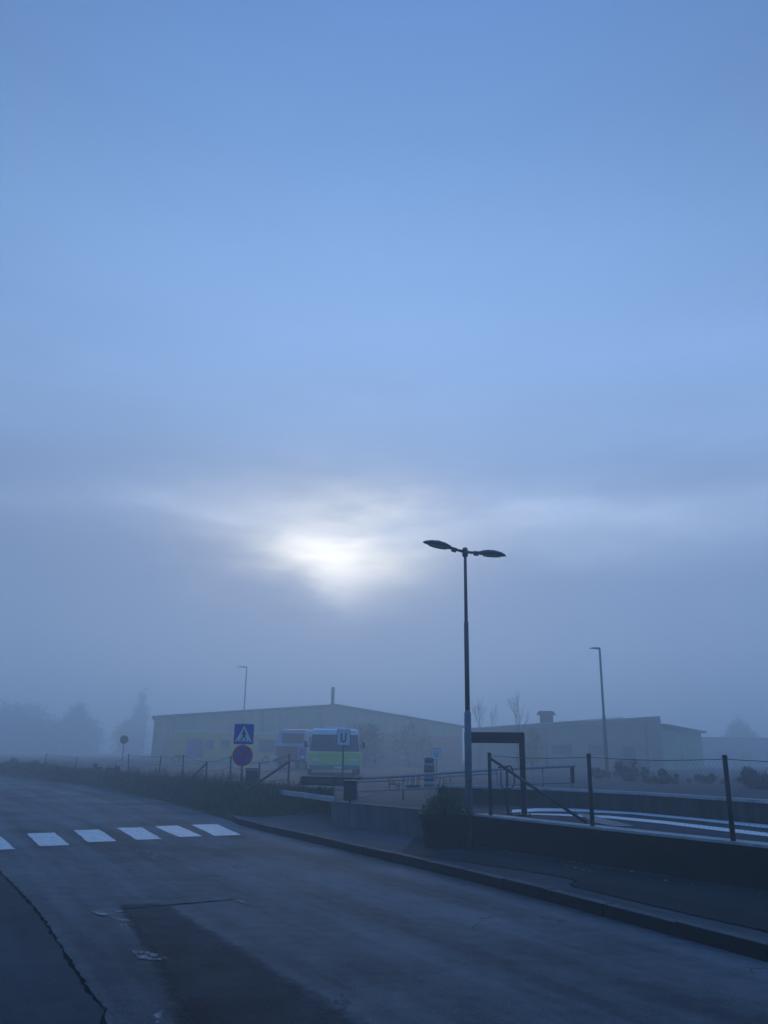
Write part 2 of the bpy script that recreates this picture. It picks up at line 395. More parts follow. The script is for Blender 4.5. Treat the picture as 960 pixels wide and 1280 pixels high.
# pavement on the right, with kerb
PV = 0.125
wall_px = [(413,1031.5),(520,1045.5),(590,1056.5),(740,1080.5),(960,1114.5)]
W = [at(*p, 0.12) for p in wall_px]
wdir = (W[-1]-W[2]).normalized()
Wr = [W[-1]+wdir*3, W[-1]+wdir*9, W[-1]+wdir*18]
kin = []                      # inner side of the kerb stone
K = kerb + [at(292,1028), at(290,1026.3)]
for i, p in enumerate(K):
    t = (K[min(i+1,len(K)-1)]-K[max(i-1,0)]).normalized(); nn = Vector((t.y,-t.x,0))
    kin.append(p+nn*0.14)
back = [at(345,1020.5,0.12), at(380,1017.5,0.12), at(418,1014.5,0.12)]
edge_px = [(500,1068),(545,1073.5),(600,1081),(650,1088),(700,1096.5),(716,1099.5),(719,1103),(712,1106),(718,1109.5),(760,1119),(800,1129),(880,1147.5),(960,1165.5)]
E_ = [at(*p, PV) for p in edge_px]
ed = (E_[-1]-E_[-3]).normalized(); Er = [E_[-1]+ed*3, E_[-1]+ed*7, E_[-1]+ed*14]
def strip_solid(mb, A, B, z0, z1):
    n = len(A); o = [(p.x,p.y,z1) for p in A]+[(p.x,p.y,z1) for p in B]+[(p.x,p.y,z0) for p in A]+[(p.x,p.y,z0) for p in B]
    fs = []
    for i in range(n-1):
        fs += [(i,i+1,n+i+1,n+i),(2*n+i,2*n+i+1,i+1,i),(n+i,n+i+1,3*n+i+1,3*n+i)]
    fs += [(0,n,3*n,2*n),(n-1,2*n-1,4*n-1,3*n-1)]
    mb.add(o, fs)
# kerb stones: side faces much darker than the tops
def resample(P, step):
    out = [P[0].copy()]; 
    for a, b in zip(P[:-1], P[1:]):
        k_n = max(1, round((b-a).length/step))
        out += [a.lerp(b, k/k_n) for k in range(1, k_n+1)]
    return out
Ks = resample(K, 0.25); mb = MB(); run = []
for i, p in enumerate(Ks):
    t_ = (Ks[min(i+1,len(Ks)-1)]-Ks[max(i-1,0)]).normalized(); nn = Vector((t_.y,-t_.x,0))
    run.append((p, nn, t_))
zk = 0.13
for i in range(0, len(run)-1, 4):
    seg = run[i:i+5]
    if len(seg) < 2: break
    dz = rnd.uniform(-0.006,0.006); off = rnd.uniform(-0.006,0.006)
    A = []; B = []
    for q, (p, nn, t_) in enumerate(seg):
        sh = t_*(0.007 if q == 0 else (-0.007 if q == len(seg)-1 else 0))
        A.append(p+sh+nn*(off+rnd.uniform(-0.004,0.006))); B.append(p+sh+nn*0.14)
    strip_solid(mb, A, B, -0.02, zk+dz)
kb = struct('kerb', mb, m_kerb, 'dark sided kerb along the right road edge', 'kerb')
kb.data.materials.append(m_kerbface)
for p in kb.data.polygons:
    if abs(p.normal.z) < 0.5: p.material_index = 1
# pavement fill (triangulated band between kerb and walls)
mb = MB()
outer = [p for p in kin]
inner_line = Wr[::-1]+W[::-1]+[W[0]+Vector((0.1,1.8,0)), back[2]]
pv_poly = [(p.x,p.y) for p in outer]+[(p.x,p.y) for p in (back)]+[(W[0].x+0.15,W[0].y+0.05)]+[(p.x,p.y) for p in W[1:]]+[(p.x,p.y) for p in Wr]
mb.sheet(pv_poly, PV)
struct('pavement', mb, m_walk, 'grey pavement between kerb and retaining wall', 'pavement')
mb = MB()
ap = [(p.x,p.y) for p in E_]+[(p.x,p.y) for p in Er]+[(p.x,p.y) for p in Wr[::-1]]+[(p.x,p.y) for p in W[:0:-1]]
mb.sheet(ap, PV+0.004)
struct('footway', mb, m_path, 'dark asphalt footway strip along the wall', 'footway')
struct('footway_joint', ribbon(E_+Er[:1], 0.035, PV+0.008, 0.5), m_crack, 'crooked joint between pavement and dark footway', 'joint')

# yard (upper level) behind the walls
yb_px = [(-250,75),(-100,64),(0,54),(100,41),(200,31.4),(280,25.6),(345,23.4),(400,22.6)]
def colY(px, Y, z):
    Dd = Y*cp+(z-H)*sp; A = Y*(-sp)+(z-H)*cp       # forward distance, up component
    u = (px-480)/F
    return Vector(((u*Dd-A*sr)/cr, Y, z))
YB = [colY(px, Y, DECK) for px, Y in yb_px]
wn = Vector((-wdir.y, wdir.x, 0)); wn = wn if wn.y > 0 else -wn
def offs(p, d): return Vector((p.x+wn.x*d, p.y+wn.y*d, p.z))
mb = MB()
front = [offs(p, 0.1) for p in W]+[offs(p, 0.1) for p in Wr]
yp = [(p.x,p.y) for p in YB]+[(p.x,p.y) for p in front]+[(160,0),(260,330),(-230,330)]
mb.sheet(yp, DECK)
struct('yard', mb, m_yard, 'asphalt yard above the retaining wall', 'yard')

# grassy verge bank from road edge up to the yard
fr = [Vector((-95,70.5,0)), far[1], far[0]]+verge_edge[::-1]+[at(318,1023,0.1), at(345,1020.6,0.12), at(380,1017.6,0.12), at(418,1014.6,0.12)]
bk = [colY(px,Y,DECK) for px,Y in [(-600,95),(-330,85),(-150,70),(0,54),(50,47),(100,41),(150,36),(200,31.4),(240,28.3),(280,25.6),(318,24.2),(345,23.4),(380,22.8),(416,22.4)]]
mb = MB(); NS = 8; vs = []; fs = []
def bank_pt(i, t):
    a, b = fr[i], bk[i]; p = a.lerp(b, t)
    s = t*t*(3-2*t)
    p.z = a.z+0.0+(b.z-a.z)*s+(0.05 if 0<t<1 else (-0.01 if t==0 else -0.01))
    return p
for i in range(len(fr)):
    for k in range(NS+1): vs.append(tuple(bank_pt(i, k/NS)))
for i in range(len(fr)-1):
    for k in range(NS):
        a = i*(NS+1)+k; fs.append((a,a+1,a+NS+2,a+NS+1))
mb.add(vs, fs, True)
struct('verge', mb, m_earth, 'grass bank beside the road', 'verge')
def bank_rand(i0=0):
    # uniform in area, denser near the camera
    while True:
        i = rnd.randrange(i0, len(fr)-1); u = rnd.random(); t = rnd.random()
        a = bank_pt(i, t); b = bank_pt(i+1, t)
        return a.lerp(b, u), t
mb = MB()
for k in range(16000):
    p, t = bank_rand(2)
    hgt = rnd.uniform(0.06,0.17)*(0.8 if t < 0.25 else 1.3)
    a = rnd.uniform(0,6.28); w = 0.012*(1+p.y/25)
    lean = Vector((rnd.uniform(-1,1),rnd.uniform(-1,1),0))*hgt*0.5
    dx = Vector((math.cos(a),math.sin(a),0))*w
    mb.add([p-dx, p+dx, p+lean+Vector((0,0,hgt))], [(0,1,2)])
o = mb.build('grass', m_grass); tag(o, 'rough grass growing on the verge beside the road', 'grass', kind='stuff')
# tall weeds along the top of the verge: uncountable stems and seed heads
mb = MB()
for k in range(1900):
    i = rnd.randrange(2, len(fr)-2); t = rnd.uniform(0.35,1.0)
    p = bank_pt(i,t).lerp(bank_pt(i+1,t), rnd.random())
    if i >= 11 and rnd.random() < 0.9: continue
    cl = math.sin(p.x*1.3+p.y*0.7)*0.5+0.5
    hgt = rnd.uniform(0.08,0.42)*(0.2+0.95*cl*cl)
    top = p+Vector((rnd.uniform(-.12,.12),rnd.uniform(-.12,.12),hgt))
    a = rnd.uniform(0,6.28); w = 0.012*(1+p.y/40); dx = Vector((math.cos(a),math.sin(a),0))*w
    mb.add([p-dx,p+dx,top], [(0,1,2)])
    for q in range(7):
        c = p.lerp(top, rnd.uniform(0.3,1.0)); s_ = rnd.uniform(0.012,0.032)*(1+p.y/60)
        u = Vector((rnd.gauss(0,1),rnd.gauss(0,1),rnd.gauss(0,1))).normalized()*s_; v = Vector((rnd.gauss(0,1),rnd.gauss(0,1),rnd.gauss(0,1))).normalized()*s_
        mb.add([c-u, c+v, c+u, c-v], [(0,1,2,3)])
o = mb.build('weeds', m_weed); tag(o, 'tall dry weeds along the top of the verge', 'weeds', kind='stuff')

mb = MB()
for k in range(3400):
    i = rnd.randrange(4, 12); t = rnd.uniform(0.55,1.12); u = rnd.random()
    p = bank_pt(i,min(t,1)).lerp(bank_pt(i+1,min(t,1)), u)
    if t > 1: p = p+(bk[i]-fr[i])*(t-1)
    cl = math.sin(p.x*1.9+1.0)*math.sin(p.y*1.3+p.x*0.6)*0.5+0.5
    if rnd.random() > 0.15+cl: continue
    hgt = rnd.uniform(0.15,0.55)*(0.3+0.65*cl); top = p+Vector((rnd.gauss(0,.1),rnd.gauss(0,.1),hgt))
    a = rnd.uniform(0,6.28); dx = Vector((math.cos(a),math.sin(a),0))*rnd.uniform(0.004,0.010)
    mb.add([p-dx,p+dx,top],[(0,1,2)])
    for q in range(3):
        c = p.lerp(top, rnd.uniform(0.6,1.02)); s_ = rnd.uniform(0.008,0.022); w_ = Vector((rnd.gauss(0,1),rnd.gauss(0,1),rnd.gauss(0,1))).normalized()*s_
        mb.add([c-w_, c+Vector((0,0,s_*2)), c+w_],[(0,1,2)])
o = mb.build('tall_grass', m_weed); tag(o, 'wispy tall dead grass around the wire fence', 'grass', kind='stuff')

# ------------------------------------------------------------------ retaining walls
def local(t, pts): return [p-Vector(t.location) for p in pts]
t = thing('retaining_wall', 'pale low concrete retaining wall left of the planter', 'wall', W[0].copy()-Vector((0,0,0.12)))
A = local(t, [W[0],W[1],W[2]]); B = [offs(p,0.22) for p in A]
mb = MB(); strip_solid(mb, A, B, 0.0, DECK-0.03); mb.build('wall', m_conc, t)
mb = MB(); A2 = [offs(p,-0.025) for p in A]; B2 = [offs(p,0.26) for p in A]; strip_solid(mb, A2, B2, DECK-0.028, DECK+0.025); mb.build('coping', m_conc, t)
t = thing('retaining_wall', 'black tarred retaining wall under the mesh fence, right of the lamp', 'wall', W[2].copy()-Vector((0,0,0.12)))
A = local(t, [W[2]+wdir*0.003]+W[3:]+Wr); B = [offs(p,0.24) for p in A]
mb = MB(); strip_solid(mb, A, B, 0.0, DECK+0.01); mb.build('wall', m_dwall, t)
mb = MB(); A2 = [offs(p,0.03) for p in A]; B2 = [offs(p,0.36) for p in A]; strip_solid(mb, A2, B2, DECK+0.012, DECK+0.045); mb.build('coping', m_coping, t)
t = thing('retaining_wall', 'short concrete end wall turning back at the pavement corner', 'wall', W[0].copy()-Vector((0,0,0.12)))
a = Vector((0,0,0)); wb = [Vector((0.02,0.24,0)), Vector((0.35,2.0,0)), Vector((0.75,3.9,0))]
mb = MB(); strip_solid(mb, wb, [p+Vector((0.2,-0.03,0)) for p in wb], 0.0, DECK+0.01); mb.build('wall', m_conc, t)

# low wall with pale coping across the yard
lw_px = [(548,1004),(620,1006),(690,1009),(800,1016),(960,1031),(1120,1052)]
LW = [at(*p, DECK) for p in lw_px]
t = thing('low_wall', 'long low brown wall with pale coping crossing the yard', 'wall', LW[0])
A = local(t, LW)
def nrm(A, d):
    out = []
    for i, p in enumerate(A):
        tt = (A[min(i+1,len(A)-1)]-A[max(i-1,0)]).normalized(); nn = Vector((-tt.y,tt.x,0)); nn = nn if nn.y > 0 else -nn
        out.append(p+nn*d)
    return out
mb = MB(); strip_solid(mb, A, nrm(A,0.2), 0.0, 0.34); mb.build('wall', m_lowwall, t)
mb = MB(); strip_solid(mb, nrm(A,-0.03), nrm(A,0.24), 0.343, 0.395); mb.build('coping', m_coping, t)

ka = [at(336,990.5,DECK), at(372,995,DECK), at(416,1001.5,DECK)]
mb = MB(); strip_solid(mb, ka, [p+Vector((0.03,0.16,0)) for p in ka], DECK-0.02, DECK+0.09)
struct('yard_kerb', mb, m_coping, 'pale low kerb at the yard corner left of the bin', 'kerb')
kc = [at(380,986.5,DECK), at(432,988.5,DECK)]
mb = MB(); strip_solid(mb, kc, [p+Vector((0.0,0.2,0)) for p in kc], DECK-0.02, DECK+0.10)
struct('yard_kerb', mb, m_coping, 'short farther kerb under the steel barrier', 'kerb')
# white painted lines on the yard in front of the low wall
def band(top, bot, z=DECK+0.004):
    n = len(top); vs = [tuple(at(*p,z)) for p in top]+[tuple(at(*p,z)) for p in bot]
    return MB().add(vs, [(i,i+1,n+i+1,n+i) for i in range(n-1)])
struct('yard_line', band([(640,1012.2),(672,1010.2),(720,1010.5),(790,1013.6),(870,1020.4),(960,1029.3),(1080,1043)],[(640,1015.6),(672,1014.0),(720,1014.2),(790,1017.8),(870,1025.4),(960,1035.2),(1080,1050)]), m_line, 'white painted line nearest the low wall', 'painted line')
struct('yard_line', band([(650,1016.4),(700,1017.4),(760,1019.6),(830,1026),(900,1034.2),(960,1041),(1080,1056)],[(650,1017.6),(700,1019.4),(760,1022.6),(830,1029.6),(900,1038.4),(960,1045.4),(1080,1061.5)]), m_line, 'second white painted line nearer the fence', 'painted line')
m_slab = M('pale_slab', (0.24,0.24,0.24), 0.85, 0.3, 3)
struct('paved_patch', MB().sheet([(p.x,p.y) for p in [at(720,1015.6,DECK),at(744,1020.6,DECK),at(762,1025.5,DECK),at(793,1033,DECK),at(770,1033.6,DECK),at(742,1028.5,DECK)]], DECK+0.008), m_slab, 'pale paved wedge between the painted lines and the fence', 'paving')

# ------------------------------------------------------------------ mesh fence on the dark wall
t = thing('chain_link_fence', 'dark green chain link fence on the black wall', 'fence', offs(W[2],0.12)*1.0)
t.location.z = DECK+0.045
O = Vector(t.location)
def onwall(px):      # point on the wall line under image column px
    best = None
    a, b = offs(W[2],0.12)-wdir*2, offs(W[2],0.12)+wdir*16
    for k in range(4001):
        p = a.lerp(b, k/4000); p.z = DECK
        v = Vector((p.x,p.y,DECK-H)); x = 480+F*v.dot(RT)/v.dot(FW)
        if best is None or abs(x-px) < best[0]: best = (abs(x-px), p.copy())
    return best[1]
posts = [onwall(613.5), onwall(741), onwall(917), onwall(1180)]
FH = 1.03; heights = []
for p in posts:
    q = p-O; q.z = 0
    mb = MB().tube([q+Vector((0,0,-0.05)), q+Vector((0,0,FH))], 0.033, 12)
    mb.tube([q+Vector((0,0,FH)), q+Vector((0,0,FH+0.035))], [0.038,0.030], 12)
    mb.build('fence_post', m_green, t)
q0 = posts[0]-O; q1 = posts[1]-O; q0.z = q1.z = 0
ddir = (q1-q0).normalized()
MB().tube([q0+ddir*0.03+Vector((0,-0.03,FH-0.07)), q1-ddir*0.14+Vector((0,-0.03,0.04))], 0.024, 10).build('brace', m_green, t)
for hh in (FH-0.02,):
    mb = MB()
    for a, b in zip(posts[:-1], posts[1:]):
        a = a-O; b = b-O; a.z = b.z = 0
        pts = [a.lerp(b,k/10)+Vector((0,0,hh-0.03*math.sin(math.pi*k/10))) for k in range(11)]
        mb.tube(pts, 0.005, 5)
    mb.build('top_wire', m_wire, t)
mb = MB()
for a, b in zip(posts[:-1], posts[1:]):
    a = a-O; b = b-O; a.z = b.z = 0; L_ = (b-a).length; dd = (b-a).normalized()
    hm = FH-0.05; stp = 0.075; s = -hm
    while s < L_:
        for sg in (1,-1):
            x0, z0, x1, z1 = (s,0.02,s+hm,hm) if sg == 1 else (s,hm,s+hm,0.02)
            c0, c1 = max(x0,0), min(x1,L_)
            if c1 > c0:
                za = z0+(z1-z0)*(c0-x0)/(x1-x0); zb = z0+(z1-z0)*(c1-x0)/(x1-x0)
                mb.tube([a+dd*c0+Vector((0,0.004*sg,za)), a+dd*c1+Vector((0,0.004*sg,zb))], 0.0009, 3, caps=False)
        s += stp
mb.build('wire_mesh', m_wire, t)

# ------------------------------------------------------------------ street lamp with two heads
lb = at(587,1055.5,PV)
t = thing('street_lamp', 'tall grey street lamp with two leaf shaped heads beside the planter', 'street lamp', lb)
LH = atY(581.5,690,lb.y).z-PV
def zpix(py): return atY(584,py,lb.y).z-PV
z1, z2 = zpix(888), zpix(776)
MB().tube([(0,0,-0.03),(0,0,z1-0.06),(0,0,z1)], [0.068,0.064,0.046], 20).build('lower_pole', m_galv, t)
MB().tube([(0,0,z1-0.01),(0,0,z2-0.03),(0,0,z2)], [0.046,0.044,0.033], 18).build('middle_pole', m_galvd, t)
MB().tube([(0,0,z2-0.01),(0,0,LH)], [0.034,0.029], 16).build('upper_pole', m_galvd, t)
MB().tube([(0,0,-0.01),(0,0,0.10),(0,0,0.14)], [0.085,0.085,0.07], 20).build('base_collar', m_galvd, t)
mb = MB(); mb.box((0,-0.066,0.95),(0.075,0.012,0.32)); mb.build('access_door', m_galvd, t)
MB().tube([(0,0,LH-0.10),(0,0,LH-0.08),(0,0,LH+0.05),(0,0,LH+0.085)], [0.04,0.058,0.058,0.04], 16).build('joint', m_lampd, t)
def lamp_head(sg, az, tilt, name='lamp_head'):
    # luminaire along +x local then rotated
    HS = 1.2
    st = [(0.16,0.035,0.03,0),(0.27,0.045,0.032,0),(0.30,0.075,0.045,0.003),(0.40,0.115,0.058,0.008),(0.52,0.128,0.062,0.008),(0.64,0.105,0.048,0.002),(0.73,0.06,0.026,-0.006),(0.765,0.012,0.01,-0.012)]
    st = [(a*HS,b*1.1,c*1.25,d) for a,b,c,d in st]
    rot = Matrix.Rotation(az, 3, 'Z') @ Matrix.Rotation(-tilt, 3, 'Y')
    base = Vector((0,0,LH))
    mb = MB(); n = 18; vs = []; fs = []
    for x, w, h, zc in st:
        for k in range(n):
            th = 2*math.pi*k/n; y = w*math.cos(th); z = h*math.sin(th)
            if z < 0: z *= 0.45
            vs.append(base+rot@Vector((x,y,zc+z)))
    for i in range(len(st)-1):
        for k in range(n): j=(k+1)%n; fs.append((i*n+k,i*n+j,(i+1)*n+j,(i+1)*n+k))
    fs += [tuple(range(n))[::-1], tuple((len(st)-1)*n+k for k in range(n))]
    mb.add(vs, fs, True); hd = mb.build(name, m_lampd, t)
    mb = MB(); pts = []
    for k in range(20):
        th = 2*math.pi*k/20; pts.append(base+rot@Vector((0.60+0.2*math.cos(th), 0.09*math.sin(th), -0.027)))
    low = [p+rot@Vector((0,0,-0.014)) for p in pts]
    mb.add(pts+low, [tuple(range(20)), tuple(range(20,40))]+[(k,(k+1)%20,20+(k+1)%20,20+k) for k in range(20)])
    mb.build('lens', m_lens, hd)
    MB().tube([base+rot@Vector((0.03,0,0)), base+rot@Vector((0.24,0,0))], [0.03,0.024], 10).build('arm', m_galvd, t)
    MB().tube([base+rot@Vector((0.20,0,-0.03)), base+rot@Vector((0.29,0,-0.025))], [0.03,0.034], 10).build('clamp', m_lampd, t)
lamp_head(-1, math.pi+0.36, 0.13)
lamp_head(1, 0.36, 0.02)

# ------------------------------------------------------------------ planter and its shrub
pc = at(556,1058,PV); pc.y += 0.0
t = thing('planter', 'black tapered plastic planter standing against the concrete wall', 'planter', pc)
PH = atY(556,1016,pc.y).z-PV; PW = 0.90
mb = MB(); n = 28
prof = [(0.36,0.0),(0.365,0.03),(0.43,PH-0.1),(0.455,PH-0.1),(0.46,PH-0.005),(0.445,PH),(0.42,PH-0.002),(0.41,PH-0.08)]
vs = []; fs = []
for r, z in prof:
    for k in range(n):
        th = 2*math.pi*k/n
        q = 1.0/max(abs(math.cos(th)),abs(math.sin(th)))**0.55   # rounded square plan
        vs.append((r*q*math.cos(th), r*q*math.sin(th), z))
for i in range(len(prof)-1):
    for k in range(n): j=(k+1)%n; fs.append((i*n+k,i*n+j,(i+1)*n+j,(i+1)*n+k))
fs.append(tuple(range(n))[::-1]); mb.add(vs, fs, False); mb.build('pot', m_pot, t)
MB().tube([(0,0,PH-0.2),(0,0,PH-0.07)], [0.42,0.41], 24).build('soil', m_soil, t)
def leaf_cloud(mb, blobs, count, size, flat=0.0):
    tot = sum(b[1]**2 for b in blobs)
    for c, r in blobs:
        c = Vector(c); k = int(count*r*r/tot)
        for _ in range(k):
            d = Vector((rnd.gauss(0,1),rnd.gauss(0,1),rnd.gauss(0,1))).normalized()
            p = c+d*r*rnd.random()**0.45*Vector((1,1,1)).x
            s_ = size*rnd.uniform(0.5,1.4)
            u = Vector((rnd.gauss(0,1),rnd.gauss(0,1),rnd.gauss(0,1))).normalized(); w = u.cross(d)
            if w.length < 1e-3: continue
            w.normalize()
            mb.add([p-u*s_, p+w*s_*0.5, p+u*s_, p-w*s_*0.5], [(0,1,2,3)])
t = thing('shrub', 'dark green evergreen shrub growing in the black planter', 'shrub', pc+Vector((0,0,PH-0.07)))
mb = MB()
for k in range(26):
    a = rnd.uniform(0,6.28); r = rnd.uniform(0.05,0.3); hh = rnd.uniform(0.2,0.55)
    mb.tube([(0,0,-0.05),(r*0.5*math.cos(a),r*0.5*math.sin(a),hh*0.5),(r*math.cos(a),r*math.sin(a),hh)],[0.012,0.008,0.003],4)
mb.build('stem', m_bark, t)
mb = MB()
leaf_cloud(mb, [((-0.04,0,0.16),0.25),((-0.26,-0.05,0.09),0.17),((0.22,0,0.09),0.19),((0.0,-0.05,0.30),0.17),((0.15,0,0.25),0.15),((-0.03,0,0.45),0.09),((-0.17,0,0.22),0.14),((0.27,-0.1,0.17),0.11),((-0.36,-0.15,0.02),0.11)], 2600, 0.026)
for k in range(46):     # upright shoots
    a = rnd.uniform(0,6.28); r = rnd.uniform(0,0.33); b0 = Vector((r*math.cos(a),r*math.sin(a)*0.8,0.28*(1-r))); hh = rnd.uniform(0.15,0.42)*(1-r*1.3)
    tip = b0+Vector((rnd.uniform(-.06,.06),rnd.uniform(-.06,.06),hh))
    for q in range(26):
        p = b0.lerp(tip, q/25); u = Vector((rnd.gauss(0,1),rnd.gauss(0,1),abs(rnd.gauss(0,1)))).normalized()*0.024; w = Vector((rnd.gauss(0,1),rnd.gauss(0,1),0)).normalized()*0.009
        mb.add([p-w, p+u, p+w], [(0,1,2)])
mb.build('foliage', m_bush, t)
# leaf litter at the foot of the dark wall
mb = MB()
for k in range(70):
    p = W[2].lerp(W[4]+wdir*2, rnd.random()); d = -abs(rnd.gauss(0,0.35))-0.06
    q = offs(p, d); q.z = PV+0.012; s_ = rnd.uniform(0.015,0.035); a = rnd.uniform(0,6.28)
    u = Vector((math.cos(a),math.sin(a),rnd.uniform(-.2,.3)))*s_; w = Vector((-math.sin(a),math.cos(a),rnd.uniform(-.1,.3)))*s_*0.6
    mb.add([q-u,q+w,q+u,q-w], [(0,1,2,3)])
o = mb.build('fallen_leaves', m_yel); tag(o, 'scattered yellow leaves at the foot of the black wall', 'leaves', kind='stuff')

# ------------------------------------------------------------------ dark frame by the fence
fb = at(655.5,1020,DECK); fl = colY(585.5, fb.y+0.3, DECK)
t = thing('steel_frame', 'dark empty portal frame standing behind the lamp post', 'frame', fb)
FHT = atY(651.5,915.5,fb.y).z-DECK
dv = fl-fb; dl = dv.length; az = math.atan2(-dv.y,-dv.x)
mb = MB().bbox((0,0,(FHT-0.2)/2),(0.10,0.10,FHT-0.2),0.008,az); mb.build('post', m_dark, t)
mb = MB().bbox((dv.x,dv.y,(FHT-0.2)/2),(0.10,0.10,FHT-0.2),0.008,az); mb.build('post', m_dark, t)
mb = MB().bbox((dv.x/2,dv.y/2,FHT-0.1),(dl+0.10,0.12,0.2),0.008,az); mb.build('crossbeam', m_dark, t)
for q in (Vector((0,0,0)), dv):
    mb = MB().box((q.x,q.y,0.012),(0.24,0.2,0.024),az)
    for sx in (-0.09,0.09): mb.tube([(q.x+sx,q.y-0.06,0.02),(q.x+sx,q.y-0.06,0.05)],0.016,6)
    mb.build('base_plate', m_dark, t)

# ------------------------------------------------------------------ ramp railing
ra = at(445,1003.5,DECK); rb_ = at(505,1006,DECK); 
RA = Vector((colY(442,20.6,DECK))); RBp = colY(716,20.9,DECK)
rl = [colY(x, 20.6+0.3*(x-442)/274, DECK) for x in (446,504,563,622,680,716)]
t = thing('railing', 'grey tubular ramp railing rising behind the concrete wall', 'railing', rl[0])
O = Vector(t.location)
def onr(px, py): 
    Y = 20.6+0.3*(px-442)/274
    return atY(px,py,Y)-O
top = [onr(441,973.5), onr(504,970.5), onr(563,966), onr(622,962), onr(680,959.2), onr(719,957.6)]
bot = [onr(446,989.5), onr(504,986.6), onr(563,984.3), onr(622,981.5), onr(680,979.4), onr(716,978.4)]
MB().tube(top, 0.030, 10).build('top_rail', m_rail, t)
MB().tube([p+Vector((0,0,-0.085)) for p in top[:4]], 0.015, 8).build('hand_rail', m_rail, t)
MB().tube(bot, 0.020, 8).build('lower_rail', m_rail, t)
for i, p in enumerate(rl):
    q = p-O; q.z = 0; tp = Vector((q.x,q.y+0.035,0)); h_ = top[i].z-0.01
    MB().tube([tp+Vector((0,0,-0.02)), Vector((q.x,q.y+0.035,h_))], 0.022, 8).build('baluster', m_rail, t)
q = top[-1]; q2 = bot[-1]
MB().box((q2.x,q2.y,(q.z+q2.z)/2-0.0),(0.09,0.05,abs(q.z-q2.z)+0.02)).build('end_panel', m_dark, t)
mb = MB(); mb.box((top[0].x+0.1,top[0].y,top[0].z+0.02),(0.30,0.06,0.03)); mb.tube([top[0]+Vector((-0.02,0,0)), top[0]+Vector((-0.02,0,-0.3))],0.03,8); mb.build('end_bracket', m_dark, t)
# small post with curved hoop
hp = at(635,1017.5,DECK)
t = thing('hoop_post', 'thin post with a curved pipe hoop beside the portal frame', 'post', hp)
hz = atY(634,957.5,hp.y).z-DECK
MB().tube([(0,0,0),(0,0,hz)], 0.026, 10).build('post', m_galvd, t)
mb = MB().box((0,0,0.012),(0.16,0.16,0.024)); mb.build('base_plate', m_dark, t)
k_ = hp.y/F*1.05
pts = [Vector((-0.17,0,hz-0.03)),Vector((0.02,0,hz-0.005)),Vector((0.08,0,hz-0.01)),Vector((0.12,0,hz-0.12)),Vector((0.14,0,hz-0.26)),Vector((0.11,0,hz-0.37)),Vector((0.02,0,hz-0.42)),Vector((-0.08,0,hz-0.40)),Vector((-0.12,0,hz-0.33)),Vector((-0.12,0,hz-0.1))]
sm = []
for i in range(len(pts)-1):
    p0,p1,p2,p3 = pts[max(i-1,0)],pts[i],pts[i+1],pts[min(i+2,len(pts)-1)]
    for q in range(5):
        u = q/5; sm.append(0.5*((2*p1)+(p2-p0)*u+(2*p0-5*p1+4*p2-p3)*u*u+(3*p1-p0-3*p2+p3)*u**3))
sm.append(pts[-1])
MB().tube([p+Vector((0,-0.03,0)) for p in sm], 0.014, 8).build('hoop', m_galvd, t)

# dark rail panel left of the bin
b0 = colY(376,21.6,DECK); b1 = colY(441,21.0,DECK)
t = thing('barrier', 'low dark steel barrier with a framed top rail left of the bin', 'barrier', b0)
O = Vector(t.location); zt = atY(405,972,21.4).z-DECK; zb = atY(405,980.5,21.4).z-DECK
d = b1-b0; az = math.atan2(d.y,d.x)
mid = d/2
MB().box((mid.x,mid.y,zt),(d.length,0.05,0.055),az).build('top_rail', m_dark, t)
MB().box((mid.x,mid.y,zb),(d.length,0.05,0.06),az).build('lower_rail', m_dark, t)
for f_ in (0.02,0.63,0.98):
    MB().box((d.x*f_,d.y*f_,(zt+zb)/2),(0.10,0.06,zt-zb-0.005),az).build('stile', m_dark, t)
for f_ in (0.63,0.98):
    MB().box((d.x*f_,d.y*f_+0.065,zb/2),(0.035,0.035,zb),az).build('leg', m_galvd, t)
MB().box((mid.x,mid.y+0.02,(zt+zb)/2),(d.length*0.9,0.012,zt-zb-0.06),az).build('panel', m_galvd, t)

# litter bin on its post
lbp = offs(W[0],0.12)+wdir*0.62; lbp = colY(437.5, lbp.y, DECK+0.025)
t = thing('litter_bin', 'dark litter bin on a short post at the concrete wall end', 'bin', lbp)
zb0 = atY(438,1000,lbp.y).z-DECK-0.025; zb1 = atY(438,977,lbp.y).z-DECK-0.025
MB().tube([(0,0,0),(0,0,zb1+0.04)], 0.022, 8).build('post', m_dark, t)
mb = MB().bbox((0,-0.09,(zb0+zb1)/2),(0.28,0.2,zb1-zb0),0.03); mb.build('bin_body', m_dark, t)
mb = MB().bbox((0,-0.09,zb1+0.016),(0.30,0.22,0.03),0.01); mb.build('lid', m_dark, t)

# ------------------------------------------------------------------ road signs
sb = bank_pt(9, 0.35).copy()
sb = colY(300.5, 24.6, 0.5)
t = thing('road_sign', 'blue pedestrian crossing sign above a round no stopping sign', 'road sign', sb)
zz = lambda py: atY(303,py,24.6).z-sb.z
MB().tube([(0,0,-0.2),(0.0,0,zz(908))], 0.030, 10).build('post', m_galvd, t)
cz = zz(917.6); S = 0.29
pl = MB(); pl.prism([(-S,cz-S+0.03),(-S+0.03,cz-S),(S-0.03,cz-S),(S,cz-S+0.03),(S,cz+S-0.03),(S-0.03,cz+S),(-S+0.03,cz+S),(-S,cz+S-0.03)],'y',-0.05,-0.035)
pp = pl.build('crossing_plate', m_blue, t)
MB().add([(-0.25,-0.053,cz-0.21),(0.25,-0.053,cz-0.21),(0,-0.053,cz+0.24)],[(0,1,2)]).build('white_triangle', m_swhite, pp)
fg = MB(); y_ = -0.056
